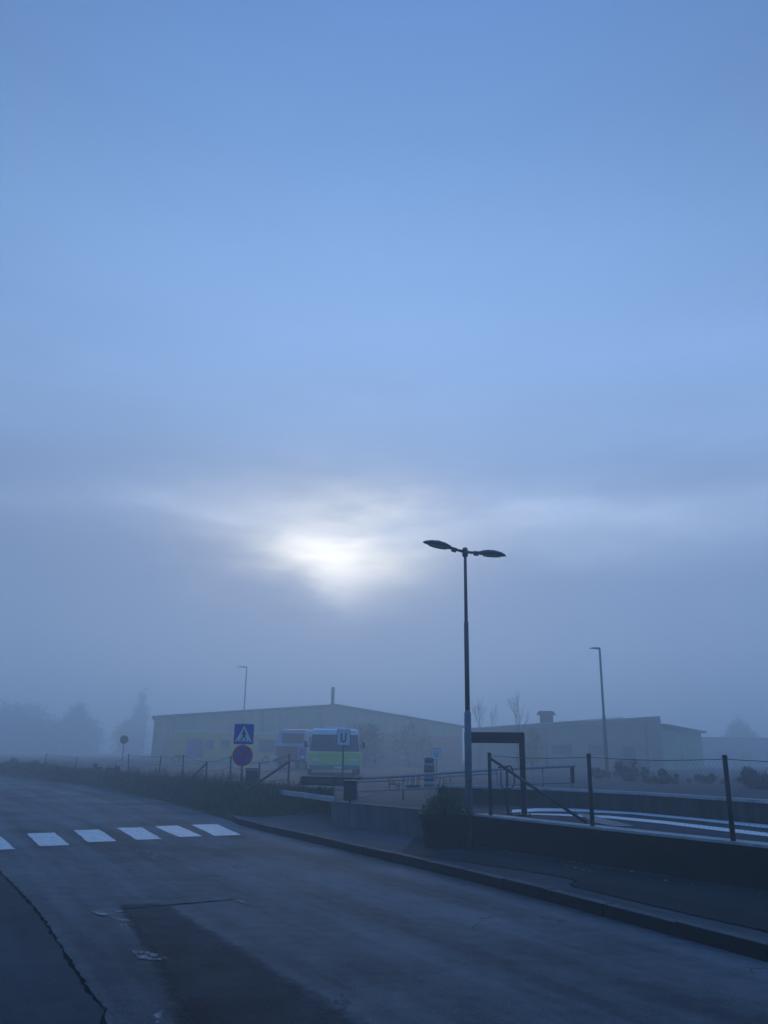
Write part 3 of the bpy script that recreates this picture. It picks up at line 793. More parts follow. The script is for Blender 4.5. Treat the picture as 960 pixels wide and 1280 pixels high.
def bar2(p, q, w, y=y_):
    p = Vector((p[0],0,p[1])); q = Vector((q[0],0,q[1])); dd = (q-p).normalized(); nn = Vector((-dd.z,0,dd.x))*w/2
    fg.add([(v.x,y,v.z+cz) for v in (p-nn,q-nn,q+nn,p+nn)], [(0,1,2,3)])
fg.add([(0.0+0.03*math.cos(2*math.pi*k/14), y_, cz+0.105+0.032*math.sin(2*math.pi*k/14)) for k in range(14)], [tuple(range(14))])
bar2((0.0,0.07),(0.005,-0.045),0.062); bar2((0.0,-0.04),(0.075,-0.165),0.032,-0.0565); bar2((0.0,-0.04),(-0.07,-0.165),0.034,-0.057)
bar2((0.01,0.055),(0.075,-0.03),0.024,-0.0575); bar2((-0.01,0.055),(-0.075,-0.01),0.024,-0.058)
fg.build('walking_figure', m_black, pp)
for k in range(5):
    fg = MB(); bar2((-0.17+k*0.085-0.02,-0.205),(-0.15+k*0.075,-0.17),0.03,-0.0545)
    fg.build('crossing_bar', m_black, pp)
cz2 = zz(944.3); rr = 0.30
dc = MB(); dc.prism([(rr*math.cos(2*math.pi*k/40), cz2+rr*math.sin(2*math.pi*k/40)) for k in range(40)],'y',-0.05,-0.035)
dd_ = dc.build('no_stopping_disc', m_blue, t)
MB().ring_plate((0,cz2), 0.225, 0.298, -0.053).build('red_rim', m_red, dd_)
fg = MB(); cz = cz2
bar2((-0.17,0.17),(0.17,-0.17),0.055,-0.0525); bar2((-0.17,-0.17),(0.17,0.17),0.055,-0.0535)
fg.build('red_cross', m_red, dd_)
for z_ in (zz(917.6), cz2): MB().box((0,-0.027,z_),(0.12,0.014,0.05)).build('bracket', m_galvd, t)

def u_sign(px, py_top, py_bot, Y, label, tilt=0.0):
    base = colY(px, Y, DECK)
    t = thing('u_sign', label, 'sign', base)
    z1 = atY(px,py_top,Y).z-DECK; z0 = atY(px,py_bot,Y).z-DECK; s = (z1-z0)/2; c = (z1+z0)/2
    MB().tube([(0,0,0),(0,0,z0+0.1)], 0.028, 8).build('post', m_galvd, t)
    pl = MB().prism([(-s*.86,c-s),(s*.86,c-s),(s*.86,c+s),(-s*.86,c+s)],'y',-0.055,-0.04).build('plate', m_swhite, t)
    # letter U as a flat bent stroke
    w = s*0.17; r = s*0.27; pts = []
    cen = [(-r, c+s*0.58)]+[(-r, c-s*0.18)]
    for k in range(1,12):
        th = math.pi+math.pi*k/12; cen.append((r*math.cos(th), c-s*0.18+r*1.25*math.sin(th)))
    cen += [(r, c-s*0.18),(r, c+s*0.58)]
    vs = []; fs = []
    for i,(x,z) in enumerate(cen):
        a = Vector(cen[max(i-1,0)]); b = Vector(cen[min(i+1,len(cen)-1)]); tt = (b-a).normalized(); nn = Vector((-tt.y,tt.x))*w/2
        vs += [(x-nn.x,-0.058,z-nn.y),(x+nn.x,-0.058,z+nn.y)]
    for i in range(len(cen)-1): fs.append((2*i,2*i+1,2*i+3,2*i+2))
    MB().add(vs, fs).build('letter_u', m_black, pl)
    fr_ = MB()
    for x0,x1,za,zb in ((-s*.86,s*.86,c+s*.93,c+s),(-s*.86,s*.86,c-s,c-s*.93),(-s*.86,-s*.80,c-s*.93,c+s*.93),(s*.80,s*.86,c-s*.93,c+s*.93)):
        fr_.add([(x0,-0.0585,za),(x1,-0.0585,za),(x1,-0.0585,zb),(x0,-0.0585,zb)],[(0,1,2,3)])
    fr_.build('border', m_galvd, pl)
    return t
u_sign(427.8, 911.8, 932.2, 27.0, 'white sign with a black U in front of the lime vehicle')
u_sign(545.5, 935.8, 949.5, 38.0, 'small farther white sign with a faint U near the striped post')

# green cabinet beside the sign
cb = colY(314, 24.9, 0.52)
t = thing('utility_cabinet', 'narrow green metal cabinet right of the road sign post', 'cabinet', cb)
hz = atY(314,961,24.9).z-cb.z
mb = MB().bbox((0,0,hz/2-0.02),(0.34,0.3,hz-0.04),0.01); bd = mb.build('body', m_cab, t)
mb = MB().bbox((0,0,hz),(0.38,0.34,0.05),0.015); mb.build('roof', m_cab, t)
MB().box((0,-0.157,hz/2),(0.28,0.012,hz-0.2)).build('door', m_cab, t)

# ------------------------------------------------------------------ wire fence along the top of the verge
wf_px = [(55,46.3),(95,41.6),(128,38),(160,35),(198,31.5),(228,29.1),(257,27.2),(287,25.3),(324,24.0),(360,23.1)]
def bank_z(p):      # ground height on the bank near p
    best = 1e9; zr = DECK
    for v in vs_bank:
        d_ = (v[0]-p.x)**2+(v[1]-p.y)**2
        if d_ < best: best = d_; zr = v[2]
    return zr
vs_bank = [tuple(bank_pt(i,k/NS)) for i in range(len(fr)) for k in range(NS+1)]
fp = []
for px, Y in wf_px:
    p = colY(px, Y, DECK); p.z = bank_z(p); fp.append(p)
t = thing('wire_fence', 'old sagging wire fence along the top of the verge', 'fence', fp[0])
O = Vector(t.location); tops = []
for i, p in enumerate(fp):
    hh = (0.82 if i < 9 else 1.05)+rnd.uniform(-0.1,0.12); q = p-O; lean = rnd.uniform(-0.06,0.06); tp = q+Vector((lean,0,hh)); tops.append((q,tp))
    MB().tube([q+Vector((0,0,-0.1)),tp], 0.026, 8).build('fence_post', m_galvd, t)
q, tp = tops[6]; MB().tube([q+Vector((-0.75,-0.35,0.05)), q+Vector((0,-0.03,0.85))], 0.032, 8).build('brace', m_galvd, t)
q, tp = tops[9]; MB().tube([q+Vector((-1.15,-0.2,0.0)), q+Vector((0,-0.03,0.8))], 0.034, 8).build('brace', m_galvd, t)
mb = MB()
for fz in (0.97,0.65,0.35):
    for (qa,ta),(qb,tb) in zip(tops[:-1],tops[1:]):
        a = qa.lerp(ta,fz); b = qb.lerp(tb,fz)
        mb.tube([a, a.lerp(b,.5)-Vector((0,0,0.04)), b], 0.006, 4)
mb.build('wire', m_wire, t)

# ------------------------------------------------------------------ vehicles in the yard
def wheel(parent, x, y, r=0.34, w=0.22):
    wh = MB().tube([(x-w/2,y,r),(x+w/2,y,r)], r, 20).build('wheel', m_rubber, parent)
    s_ = 1 if x > 0 else -1
    MB().tube([(x+s_*(w/2-0.01),y,r),(x+s_*(w/2+0.012),y,r)], [r*0.6,r*0.5], 16).build('rim', m_rim, wh)
def loft_body(mb, st):      # st: list of (y, halfwidth_low, halfwidth_top, z0, z1, chamfer)
    vs = []; fs = []; n = 8
    for y, wl, wt, z0, z1, c in st:
        vs += [(-wl+c*.3,y,z0),(wl-c*.3,y,z0),(wl,y,z0+c),(wl*.5+wt*.5,y,(z0+z1)*.55),(wt,y,z1-c),(wt-c,y,z1),(-wt+c,y,z1),(-wt,y,z1-c)]
    # left mid
    for i in range(len(st)-1):
        for k in range(n):
            j=(k+1)%n; fs.append((i*n+k,i*n+j,(i+1)*n+j,(i+1)*n+k))
    fs += [tuple(range(n))[::-1], tuple((len(st)-1)*n+k for k in range(n))]
    mb.add(vs, fs, False)
# lime and white minibus facing the road; front at y=0 local, body to +y
vx = colY(417.5,43.0,DECK)
t = thing('parked_minibus', 'white and lime minibus parked facing the road, behind the U sign', 'minibus', vx, R_(4.5))
Wd, Hh, Ln = 1.38, 2.34, 6.8
mb = MB(); loft_body(mb, [(0.02,Wd*.93,Wd*.93,0.32,0.62,0.06),(0.0,Wd*.97,Wd*.95,0.30,1.06,0.06),(0.16,Wd,Wd*.92,0.30,1.18,0.06),(0.55,Wd,Wd*.88,0.30,Hh-0.12,0.10),(0.85,Wd,Wd*.90,0.30,Hh-0.02,0.12),(Ln-0.2,Wd,Wd*.90,0.30,Hh,0.12),(Ln,Wd*.97,Wd*.86,0.4,Hh-0.15,0.12)])
bd = mb.build('body', m_vwhite, t)
def slantz(z): return 0.16+(z-1.18)*(0.55-0.16)/(Hh-0.12-1.18)
ys = lambda z: slantz(z)-0.02
za, zb_ = 1.16, Hh-0.34
MB().add([(-1.28,ys(za)-0.02,za),(1.28,ys(za)-0.02,za),(1.19,ys(zb_)-0.02,zb_),(-1.19,ys(zb_)-0.02,zb_),(-1.28,ys(za)+.03,za),(1.28,ys(za)+.03,za),(1.19,ys(zb_)+.03,zb_),(-1.19,ys(zb_)+.03,zb_)],[(0,1,2,3),(4,5,6,7),(0,1,5,4),(1,2,6,5),(2,3,7,6),(3,0,4,7)]).build('windscreen', m_glass, t)
mb = MB(); loft_body(mb, [(-0.035,Wd*.94,Wd*.94,0.50,1.10,0.05),(0.06,Wd*1.0,Wd*.985,0.50,1.15,0.05),(1.1,Wd*1.012,Wd*1.0,0.50,1.15,0.05)])
MB_l = mb.build('lime_front_panel', m_lime, t)
mb = MB().bbox((0,0.0,0.38),(2.6,0.16,0.22),0.04); mb.build('bumper', m_galv, t)
for s_ in (-1,1):
    mb = MB().bbox((s_*0.98,-0.04,0.72),(0.34,0.05,0.16),0.03); mb.build('headlight', m_swhite, t)
    mi = MB().bbox((s_*1.50,0.35,1.5),(0.16,0.14,0.34),0.03).build('mirror', m_black, t)
    MB().tube([(s_*1.27,0.45,1.42),(s_*1.46,0.37,1.42)],0.02,6).build('mirror_arm', m_black, mi)
    for yy, ll in ((0.95,0.9),(2.2,1.4),(3.8,1.5)):
        MB().box((s_*1.29,yy+ll/2,1.6),(0.06,ll,0.55)).build('side_window', m_glass, t)
    for yy in (0.95,4.5): wheel(t, s_*1.25, yy)
for s_ in (-1,1):
    MB().tube([(s_*0.1,-0.0,1.2),(s_*0.75,0.02,1.32)],0.012,5).build('wiper', m_black, t)
MB().box((0.25,-0.09,0.38),(0.46,0.012,0.11)).build('number_plate', m_swhite, t)
mb = MB().bbox((0,1.2,Hh+0.02),(1.0,0.5,0.12),0.05); mb.build('roof_unit', m_vwhite, t)

def sideways_vehicle(name, label, cat, loc, rz, L_, W2, H2, body, roofm, windows, doors):
    """front toward local -x, its long side toward local -y"""
    t = thing(name, label, cat, loc, rz)
    prof = [(0,0.42),(0.0,0.95),(0.08,1.15),(0.38,H2-0.22),(0.58,H2-0.08),(L_-0.12,H2-0.08),(L_,H2-0.2),(L_,0.42)]
    mb = MB(); mb.prism([(p[0],p[1]) for p in prof],'y',0,W2); mb.build('body', body, t)
    mb = MB(); mb.prism([(0.5,H2-0.077),(0.62,H2),(L_-0.15,H2),(L_-0.05,H2-0.077)],'y',0.04,W2-0.04); mb.build('roof', roofm, t)
    for x0, x1, z0, z1 in windows:
        w_ = MB().box(((x0+x1)/2,-0.008,(z0+z1)/2),(x1-x0,0.03,z1-z0)).build('window', m_glass, t)
    for x0, x1, z0, z1 in doors:
        d_ = MB().box(((x0+x1)/2,-0.012,(z0+z1)/2),(x1-x0,0.03,z1-z0)).build('door', m_vblue, t)
        MB().box((x1-0.12,-0.04,(z0+z1)*0.48),(0.1,0.03,0.03)).build('handle', m_black, d_)
    for x in (1.0, L_-1.1):
        for y in (0.11, W2-0.11):
            wh = MB().tube([(x,y-0.12,0.36),(x,y+0.12,0.36)],0.36,20).build('wheel', m_rubber, t)
            MB().tube([(x,y-0.13,0.36),(x,y-0.118,0.36)],0.2,14).build('rim', m_rim, wh)
    MB().bbox((0.02,W2/2,0.55),(0.2,W2*0.96,0.26),0.04).build('bumper', m_rubber, t)
    MB().bbox((-0.01,0.3,0.82),(0.05,0.28,0.16),0.02).build('headlight', m_swhite, t)
    MB().bbox((-0.01,W2-0.3,0.82),(0.05,0.28,0.16),0.02).build('headlight', m_swhite, t)
    return t
yl = colY(207,82,DECK); yr = colY(346,84,DECK)
Lb = (yr-yl).length
sideways_vehicle('parked_bus', 'yellow bus with a white roof parked side on in the fog behind the road sign', 'bus', yl, math.atan2((yr-yl).y,(yr-yl).x), Lb, 2.5, 3.02, m_yellow, m_vwhite,
                 [(3.7,4.5,1.3,2.2),(8.9,10.6,1.1,2.3),(5.2,6.0,1.5,2.2)], [(1.9,3.5,0.5,2.2)])
tl = colY(341,60,DECK); tr = colY(382,59.6,DECK)
t = thing('parked_truck', 'small truck with white cab and red front parked beside the minibus', 'truck', tl, math.atan2((tr-tl).y,(tr-tl).x))
Lt = (tr-tl).length; t.scale = (Lt/1.8,)*3
mb = MB(); loft_body(mb, [(0.0,0.86,0.84,0.35,1.15,0.05),(0.12,0.88,0.84,0.35,1.3,0.06),(0.45,0.88,0.78,0.35,2.0,0.1),(1.7,0.88,0.78,0.35,2.05,0.1)])
mb.v = [(v[0]+0.9, v[1], v[2]) for v in mb.v]; mb.build('cab', m_cabp, t)
MB().box((1.0,0.07,1.55),(1.2,0.05,0.5)).build('windscreen', m_glass, t)
MB().bbox((0.72,-0.03,0.78),(1.2,0.08,0.70),0.03).build('front_panel', m_vred, t)
MB().bbox((1.62,-0.02,0.74),(0.40,0.09,0.6),0.03).build('side_panel', m_vblue, t)
MB().bbox((0.9,3.6,1.15),(1.85,3.6,1.7),0.03).build('cargo_box', m_vred, t)
MB().bbox((0.9,-0.03,0.38),(1.8,0.14,0.12),0.02).build('bumper', m_rubber, t)
for x in (0.18,1.62):
    wheel(t, x, 0.9); wheel(t, x, 4.4)
    MB().bbox((x,-0.08,0.58),(0.22,0.03,0.12),0.01).build('headlight', m_swhite, t)

# roadworks boards, striped stack
def chevron_board(px, py, Y, w, h, label, ang):
    base = colY(px, Y, DECK)
    t = thing('roadworks_board', label, 'barrier board', base, ang)
    zc = atY(px,py,Y).z-DECK
    pl = MB().box((0,0,zc),(w,0.03,h)).build('board', m_orange, t)
    st = MB(); n_ = 2
    for k in range(n_):
        x0 = -w/2+w*(k+0.1)/n_; sft = w/n_*0.25
        st.add([(x0,-0.018,zc-h/2),(x0+sft,-0.018,zc-h/2),(min(x0+sft*1.6,w/2),-0.018,zc+h/2),(x0+sft*0.6,-0.018,zc+h/2)],[(0,1,2,3)])
    st.build('white_stripe', m_swhite, pl)
    for s_ in (-1,1):
        MB().tube([(s_*w*0.4,0.04,0),(s_*w*0.4,0.04,zc+h/2)],0.025,6).build('leg', m_galvd, t)
    MB().box((0,0.04,0.05),(w*1.0,0.36,0.08)).build('foot', m_rubber, t)
chevron_board(517, 976.5, 28.0, 0.40, 0.36, 'orange and white roadworks board behind the middle of the railing', 0.25)
chevron_board(551, 976, 27.0, 0.26, 0.20, 'small orange roadworks board beside the shrub top, behind the railing', -0.1)
cb = colY(491.5, 27.5, DECK)
t = thing('leaning_board', 'thin orange plank leaning against a trestle behind the railing', 'plank', cb)
zc = atY(491,978,27.5).z-DECK
MB().tube([(0.24,-0.05,zc-0.22),(-0.16,0,zc+0.22)],0.04,6).build('plank', m_orange, t)
MB().tube([(-0.12,0.06,0),(-0.14,0.06,zc+0.22)],0.025,6).build('trestle_leg', m_galvd, t)
MB().tube([(0.20,0.06,0),(0.20,0.06,zc+0.0)],0.025,6).build('trestle_leg', m_galvd, t)
MB().tube([(-0.14,0.05,zc-0.05),(0.20,0.05,zc-0.05)],0.025,6).build('trestle_bar', m_galvd, t)
sbp = colY(536.5, 30.0, DECK)
t = thing('striped_post', 'short dark and white banded marker post behind the railing', 'marker post', sbp)
zt = atY(536.5,948,30).z-DECK; zb0 = 0.0; nb = 6
for k in range(nb):
    a = zt*k/nb; b = zt*(k+1)/nb
    MB().tube([(0,0,a),(0,0,b-0.002)], 0.19-0.02*(k==nb-1), 16).build('band', m_dark if (nb-1-k)%2==0 else m_galv, t)
MB().tube([(0,0,zt),(0,0,zt+0.03)], [0.17,0.1], 16).build('cap', m_dark, t)

# ------------------------------------------------------------------ far lamps
def far_lamp(px, py_top, Y, base_z, sg, w, label):
    base = colY(px, Y, base_z); topz = atY(px,py_top,Y).z-base_z
    t = thing('street_lamp', label, 'street lamp', base)
    MB().tube([(0,0,-0.1),(0,0,topz*0.45),(0,0,topz*0.47),(0,0,topz)], [w,w*0.95,w*0.7,w*0.6], 12).build('pole', m_galvd, t)
    mb = MB(); hd = 0.0125*Y
    mb.add([(-0.02*sg,-0.06,topz-0.06),(sg*hd,-0.04,topz+0.0),(sg*hd,0.04,topz+0.0),(-0.02*sg,0.06,topz-0.06),(-0.02*sg,-0.10,topz+0.08),(sg*hd*0.6,-0.12,topz+0.07),(sg*hd,-0.04,topz+0.03),(sg*hd,0.04,topz+0.03),(sg*hd*0.6,0.12,topz+0.07),(-0.02*sg,0.10,topz+0.08)],
           [(0,1,2,3),(0,4,5,6,1),(3,2,7,8,9),(4,9,8,7,6,5),(1,6,7,2),(0,3,9,4)])
    mb.build('lamp_head', m_lampd, t)
far_lamp(759.5, 811, 52.0, DECK, -1, 0.115, 'single headed lamp on a pale pole before the brown building')
far_lamp(301.0, 834, 90.0, DECK, -1, 0.10, 'thin faint lamp pole rising above the yellow hall')
# far round sign at left
p = colY(152, 60, DECK)
t = thing('round_sign', 'faint small round sign on a thin post by the far left verge', 'road sign', p)
zc = atY(152.5,924.5,60).z-p.z
MB().tube([(0,0,-0.1),(0,0,zc)], 0.03, 8).build('post', m_galvd, t)
MB().prism([(0.3*math.cos(2*math.pi*k/24),zc+0.3*math.sin(2*math.pi*k/24)) for k in range(24)],'y',-0.05,-0.035).build('disc', m_dark, t)

# ------------------------------------------------------------------ buildings
# yellow hall: gable end toward the road
La = atY(193.5,895,96.0); Ra = atY(578,907.5,105.0)
t = thing('hall', 'long yellowish hall with a low gable behind the vehicles', 'building', (La.x,La.y,DECK), math.atan2(Ra.y-La.y, Ra.x-La.x))
hl = math.hypot(Ra.x-La.x, Ra.y-La.y); ze = La.z-DECK; ze2 = Ra.z-DECK
gx = hl*0.50
# gable peak from the photograph
u = Vector((Ra.x-La.x,Ra.y-La.y,0)).normalized()
best = min((abs(480+F*(Vector((La.x+u.x*s,La.y+u.y*s,4.0))).dot(RT)/(Vector((La.x+u.x*s,La.y+u.y*s,4.0))).dot(FW)-419), s) for s in [hl*k/400 for k in range(401)])
gx = best[1]; zp = atY(419,880.5,La.y+u.y*gx).z-DECK
mb = MB(); mb.prism([(0,0),(hl,0),(hl,ze2-0.2),(gx,zp-0.2),(0,ze-0.2)],'y',0,55); mb.build('wall', m_hall, t)
mb = MB(); mb.prism([(-0.3,ze-0.23),(gx,zp-0.197),(hl+0.3,ze2-0.23),(hl+0.3,ze2),(gx,zp+0.03),(-0.3,ze)],'y',-0.5,55.4); rf = mb.build('roof', m_roof, t)
xr = gx-0.3
MB().tube([(gx+0.15,3.0,zp-0.15),(gx+0.15,3.0,zp+2.3)],0.22,10).build('chimney', m_roof, rf)
for x0, x1, z1 in ((0.55,0.78,3.6),(0.82,0.99,3.3)):
    MB().box((hl*(x0+x1)/2,-0.03,z1/2),(hl*(x1-x0),0.12,z1)).build('lower_panel', m_halllow, t)
for x0 in (0.14,0.26,0.38):
    w_ = MB().box((hl*x0,-0.02,2.9),(2.2,0.1,0.7)).build('window', m_window, t)
    MB().box((hl*x0,-0.05,2.52),(2.4,0.16,0.06)).build('sill', m_fascia, w_)
d_ = MB().box((hl*0.47,-0.03,1.3),(2.4,0.1,2.6)).build('door', m_brown, t)
MB().box((hl*0.47+0.9,-0.1,1.2),(0.05,0.05,0.3)).build('handle', m_black, d_)
for f_ in (0.06, 0.33, 0.52):
    xx = hl*f_; zz_ = (ze+(zp-ze)*xx/gx if xx < gx else zp+(ze2-zp)*(xx-gx)/(hl-gx))-0.3
    MB().tube([(xx,-0.12,0.05),(xx,-0.12,zz_)],0.07,8).build('downpipe', m_roof, t)
for f_ in (0.62, 0.86):
    w_ = MB().box((hl*f_,-0.12,2.0),(1.9,0.1,1.1)).build('window', m_window, t)
    MB().box((hl*f_,-0.16,1.42),(2.1,0.16,0.06)).build('sill', m_fascia, w_)
# brown building at right
La = atY(586,911.5,84.0); Ra = atY(824,895.5,78.0)
t = thing('brown_building', 'low brown building with pale roof edge right of the portal frame', 'building', (La.x,La.y,DECK), math.atan2(Ra.y-La.y, Ra.x-La.x))
bl = math.hypot(Ra.x-La.x,Ra.y-La.y); hb = Ra.z-DECK; ha = La.z-DECK; hm_ = (ha+hb)/2
mb = MB(); mb.prism([(0,0),(bl,0),(bl,hb-0.35),(0,ha-0.35)],'y',0,16); mb.build('wall', m_brown, t)
mb = MB(); mb.prism([(-0.3,ha-0.347),(bl+0.02,hb-0.347),(bl+0.02,hb-0.06),(-0.3,ha-0.06)],'y',-0.25,16.2); mb.build('fascia', m_brown, t)
mb = MB(); mb.prism([(-0.3,ha-0.057),(bl*0.82,hb-0.16),(bl*0.82,hb-0.08),(-0.3,ha+0.08)],'y',-0.30,-0.1); mb.build('roof_edge', m_fascia, t)
rf = MB().prism([(-0.3,ha-0.057),(bl+0.05,hb-0.057),(bl+0.05,hb+0.02),(-0.3,ha+0.02)],'y',-0.09,16.3).build('roof', m_roof, t)
# roof ventilator
vx_ = None
uu = Vector((Ra.x-La.x,Ra.y-La.y,0)).normalized()
best = min((abs(480+F*(Vector((La.x+uu.x*s,La.y+uu.y*s,3.5))).dot(RT)/(Vector((La.x+uu.x*s,La.y+uu.y*s,3.5))).dot(FW)-681), s) for s in [bl*k/400 for k in range(401)])
sx = best[1]; Yv = La.y+uu.y*sx; zr = ha+(hb-ha)*sx/bl; zv = atY(681,889,Yv+1).z-DECK; k_ = Yv/F*1.05
vt = MB().box((sx,1.2,(zr+zv-0.35)/2),(14*k_,0.9,zv-0.35-zr+0.1)).build('ventilator', m_roof, t)
mb = MB(); hw = 10.5*k_; mb.prism([(sx-hw,zv-0.36),(sx+hw,zv-0.36),(sx+hw*0.72,zv),(sx-hw*0.72,zv)],'y',0.5,1.9); mb.build('cap', m_roof, vt)
for f_, ww, z0, z1 in ((0.3,2.0,1.2,2.2),(0.5,2.0,1.2,2.2),(0.68,1.6,1.2,2.2)):
    w_ = MB().box((bl*f_,-0.01,(z0+z1)/2),(ww,0.08,z1-z0)).build('window', m_window, t)
    MB().box((bl*f_,-0.06,z0-0.05),(ww+0.2,0.14,0.06)).build('sill', m_fascia, w_)
d_ = MB().box((bl*0.84,-0.01,1.05),(1.1,0.08,2.1)).build('door', m_roof, t)
MB().box((bl*0.84+0.4,-0.08,1.05),(0.04,0.06,0.2)).build('handle', m_galv, d_)
for f_ in (0.06, 0.42, 0.93):
    MB().tube([(bl*f_,-0.10,0.05),(bl*f_,-0.10,ha+(hb-ha)*f_-0.4)],0.06,8).build('downpipe', m_roof, t)
# pale wing with sloped eave
A_ = atY(826.5,905,78.3); B_ = atY(876,913.5,95.0)
t = thing('pale_wing', 'pale yellowish wing with a sloping eave at the brown building end', 'building', (A_.x,A_.y,DECK), math.atan2(B_.y-A_.y,B_.x-A_.x))
wl = math.hypot(B_.x-A_.x,B_.y-A_.y); h0 = A_.z-DECK; h1 = B_.z-DECK
mb = MB(); mb.prism([(0.05,0),(wl,0),(wl,h1-0.2),(0.05,h0-0.2)],'y',0.02,9); mb.build('wall', m_pale, t)
mb = MB(); mb.prism([(0.03,h0-0.197),(wl+0.7,h1-0.25),(wl+0.7,h1-0.05),(0.03,h0)],'y',-0.5,9.3); mb.build('roof', m_roof, t)
w_ = MB().box((wl*0.45,0.0,1.7),(1.4,0.1,1.0)).build('window', m_window, t); MB().box((wl*0.45,-0.05,1.17),(1.6,0.14,0.05)).build('sill', m_fascia, w_)
# far flat block at right edge
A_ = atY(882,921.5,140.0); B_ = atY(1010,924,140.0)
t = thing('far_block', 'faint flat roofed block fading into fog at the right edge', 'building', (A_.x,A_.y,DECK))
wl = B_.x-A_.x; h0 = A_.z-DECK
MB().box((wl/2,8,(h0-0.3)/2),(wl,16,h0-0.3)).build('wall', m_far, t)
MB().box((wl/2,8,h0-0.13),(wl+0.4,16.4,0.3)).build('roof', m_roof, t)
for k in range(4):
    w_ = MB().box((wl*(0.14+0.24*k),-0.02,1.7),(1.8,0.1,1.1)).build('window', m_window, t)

# ------------------------------------------------------------------ trees and shrubs
def branches(mb, p, d, L_, r, lvl, tips, spread=0.55, up=0.15):
    q = p+d*L_*0.5+Vector((rnd.uniform(-.05,.05),rnd.uniform(-.05,.05),0))*L_; e_ = p+d*L_
    mb.tube([p,q,e_],[r,r*0.85,r*0.62],5 if lvl else 4, caps=False)
    tips.append(e_)
    if lvl == 0: return
    for k in range(rnd.choice((2,3,3))):
        nd = (d+Vector((rnd.gauss(0,spread),rnd.gauss(0,spread),rnd.gauss(up,0.25)))).normalized()
        branches(mb, p.lerp(e_, rnd.uniform(0.55,1.0)), nd, L_*rnd.uniform(0.6,0.8), r*0.6, lvl-1, tips, spread, up)
def tree(px, py_top, Y, width_px, leaf, label, cat='tree', name='tree', base_z=DECK, leaves=2600, ls=0.13, bare=False, trunk_r=0.12, crown_lo=0.3, spread=0.55, lv=4, group=None, low=False):
    base = colY(px, Y, base_z); Ht = atY(px,py_top,Y).z-base_z; k = Y/F*1.05; rw = width_px*k/2
    t = thing(name, label, cat, base, 0, group)
    mb = MB(); tips = []
    tr_h = Ht*(0.12 if low else 0.32)
    mb.tube([(0,0,-0.1),(0.03*Ht*rnd.uniform(-1,1)*.3,0,tr_h*0.6),(0,0,tr_h)],[trunk_r,trunk_r*0.8,trunk_r*0.65],8)
    mb.build('trunk', m_bark, t)
    mb = MB()
    for q in range(4):
        d = Vector((rnd.gauss(0,spread*0.7),rnd.gauss(0,spread*0.7),1)).normalized()
        branches(mb, Vector((0,0,tr_h*rnd.uniform(0.75,1.0))), d, Ht*0.27, trunk_r*0.5, lv, tips, spread*0.8)
    # fit branches inside the height and width
    mx_ = max(v[2] for v in mb.v); mw = max(max(abs(v[0]),abs(v[1])) for v in mb.v)
    fz = (Ht-tr_h)/(mx_-tr_h); fx = rw/mw
    fit = lambda v: (v[0]*fx, v[1]*fx, tr_h+(v[2]-tr_h)*fz if v[2] > tr_h else v[2])
    mb.v = [fit(v) for v in mb.v]; tips = [Vector(fit(p)) for p in tips]
    if low:
        for p in tips:
            q_ = (p.x*p.x+p.y*p.y)/(rw*rw); p.z *= max(0.45, 1-0.5*q_)*rnd.uniform(0.8,1.0)
    mb.build('branches', m_bark, t)
    if leaves:
        mb = MB()
        for _ in range(leaves):
            c = rnd.choice(tips); g_ = lambda: max(-1.7,min(1.7,rnd.gauss(0,1)))
            p = c+Vector((g_(),g_(),g_()*0.8))*rw*(0.17 if low else 0.13)
            if low and rnd.random() < 0.45: p.z = p.z*rnd.random()+0.3
            u = Vector((rnd.gauss(0,1),rnd.gauss(0,1),rnd.gauss(0,1))).normalized()*ls*rnd.uniform(.5,1.4); w = Vector((rnd.gauss(0,1),rnd.gauss(0,1),rnd.gauss(0,1))).normalized()*ls*0.6
            mb.add([p-u,p+w,p+u,p-w],[(0,1,2,3)])
        mb.build('crown', leaf, t)
    return t
def shrub(px, py_top, Y, wpx, leaf, label, base_z=DECK, cnt=2800, ls=0.05, twigs=14):
    base = colY(px, Y, base_z); Ht = atY(px,py_top,Y).z-base_z; k = Y/F*1.05; rw = wpx*k/2
    t = thing('shrub', label, 'shrub', base)
    mb = MB()
    for q in range(twigs):
        a = rnd.uniform(0,6.28); r = rnd.uniform(0.1,1.0)*rw; hh = Ht*rnd.uniform(.55,1.12)*(1-0.45*(r/rw)**2)
        mb.tube([(r*.15*math.cos(a),r*.15*math.sin(a),-0.05),(r*.5*math.cos(a),r*.5*math.sin(a),hh*.5),(r*math.cos(a)+rnd.uniform(-.05,.05),r*math.sin(a),hh)],[0.014,0.009,0.003],4)
    mb.build('stem', m_bark, t)
    mb = MB(); bl_ = []
    for q in range(14):
        a = rnd.uniform(0,6.28); r = rw*rnd.random()**0.5*0.9; zt_ = Ht*(1-0.55*(r/rw)**1.5)
        z_ = zt_*rnd.uniform(0.3,0.85); bl_.append(((r*math.cos(a),r*math.sin(a),z_), min(rw*0.4, zt_*0.38)*rnd.uniform(.45,1.25)))
    leaf_cloud(mb, bl_, cnt, ls); mb.build('foliage', leaf, t)
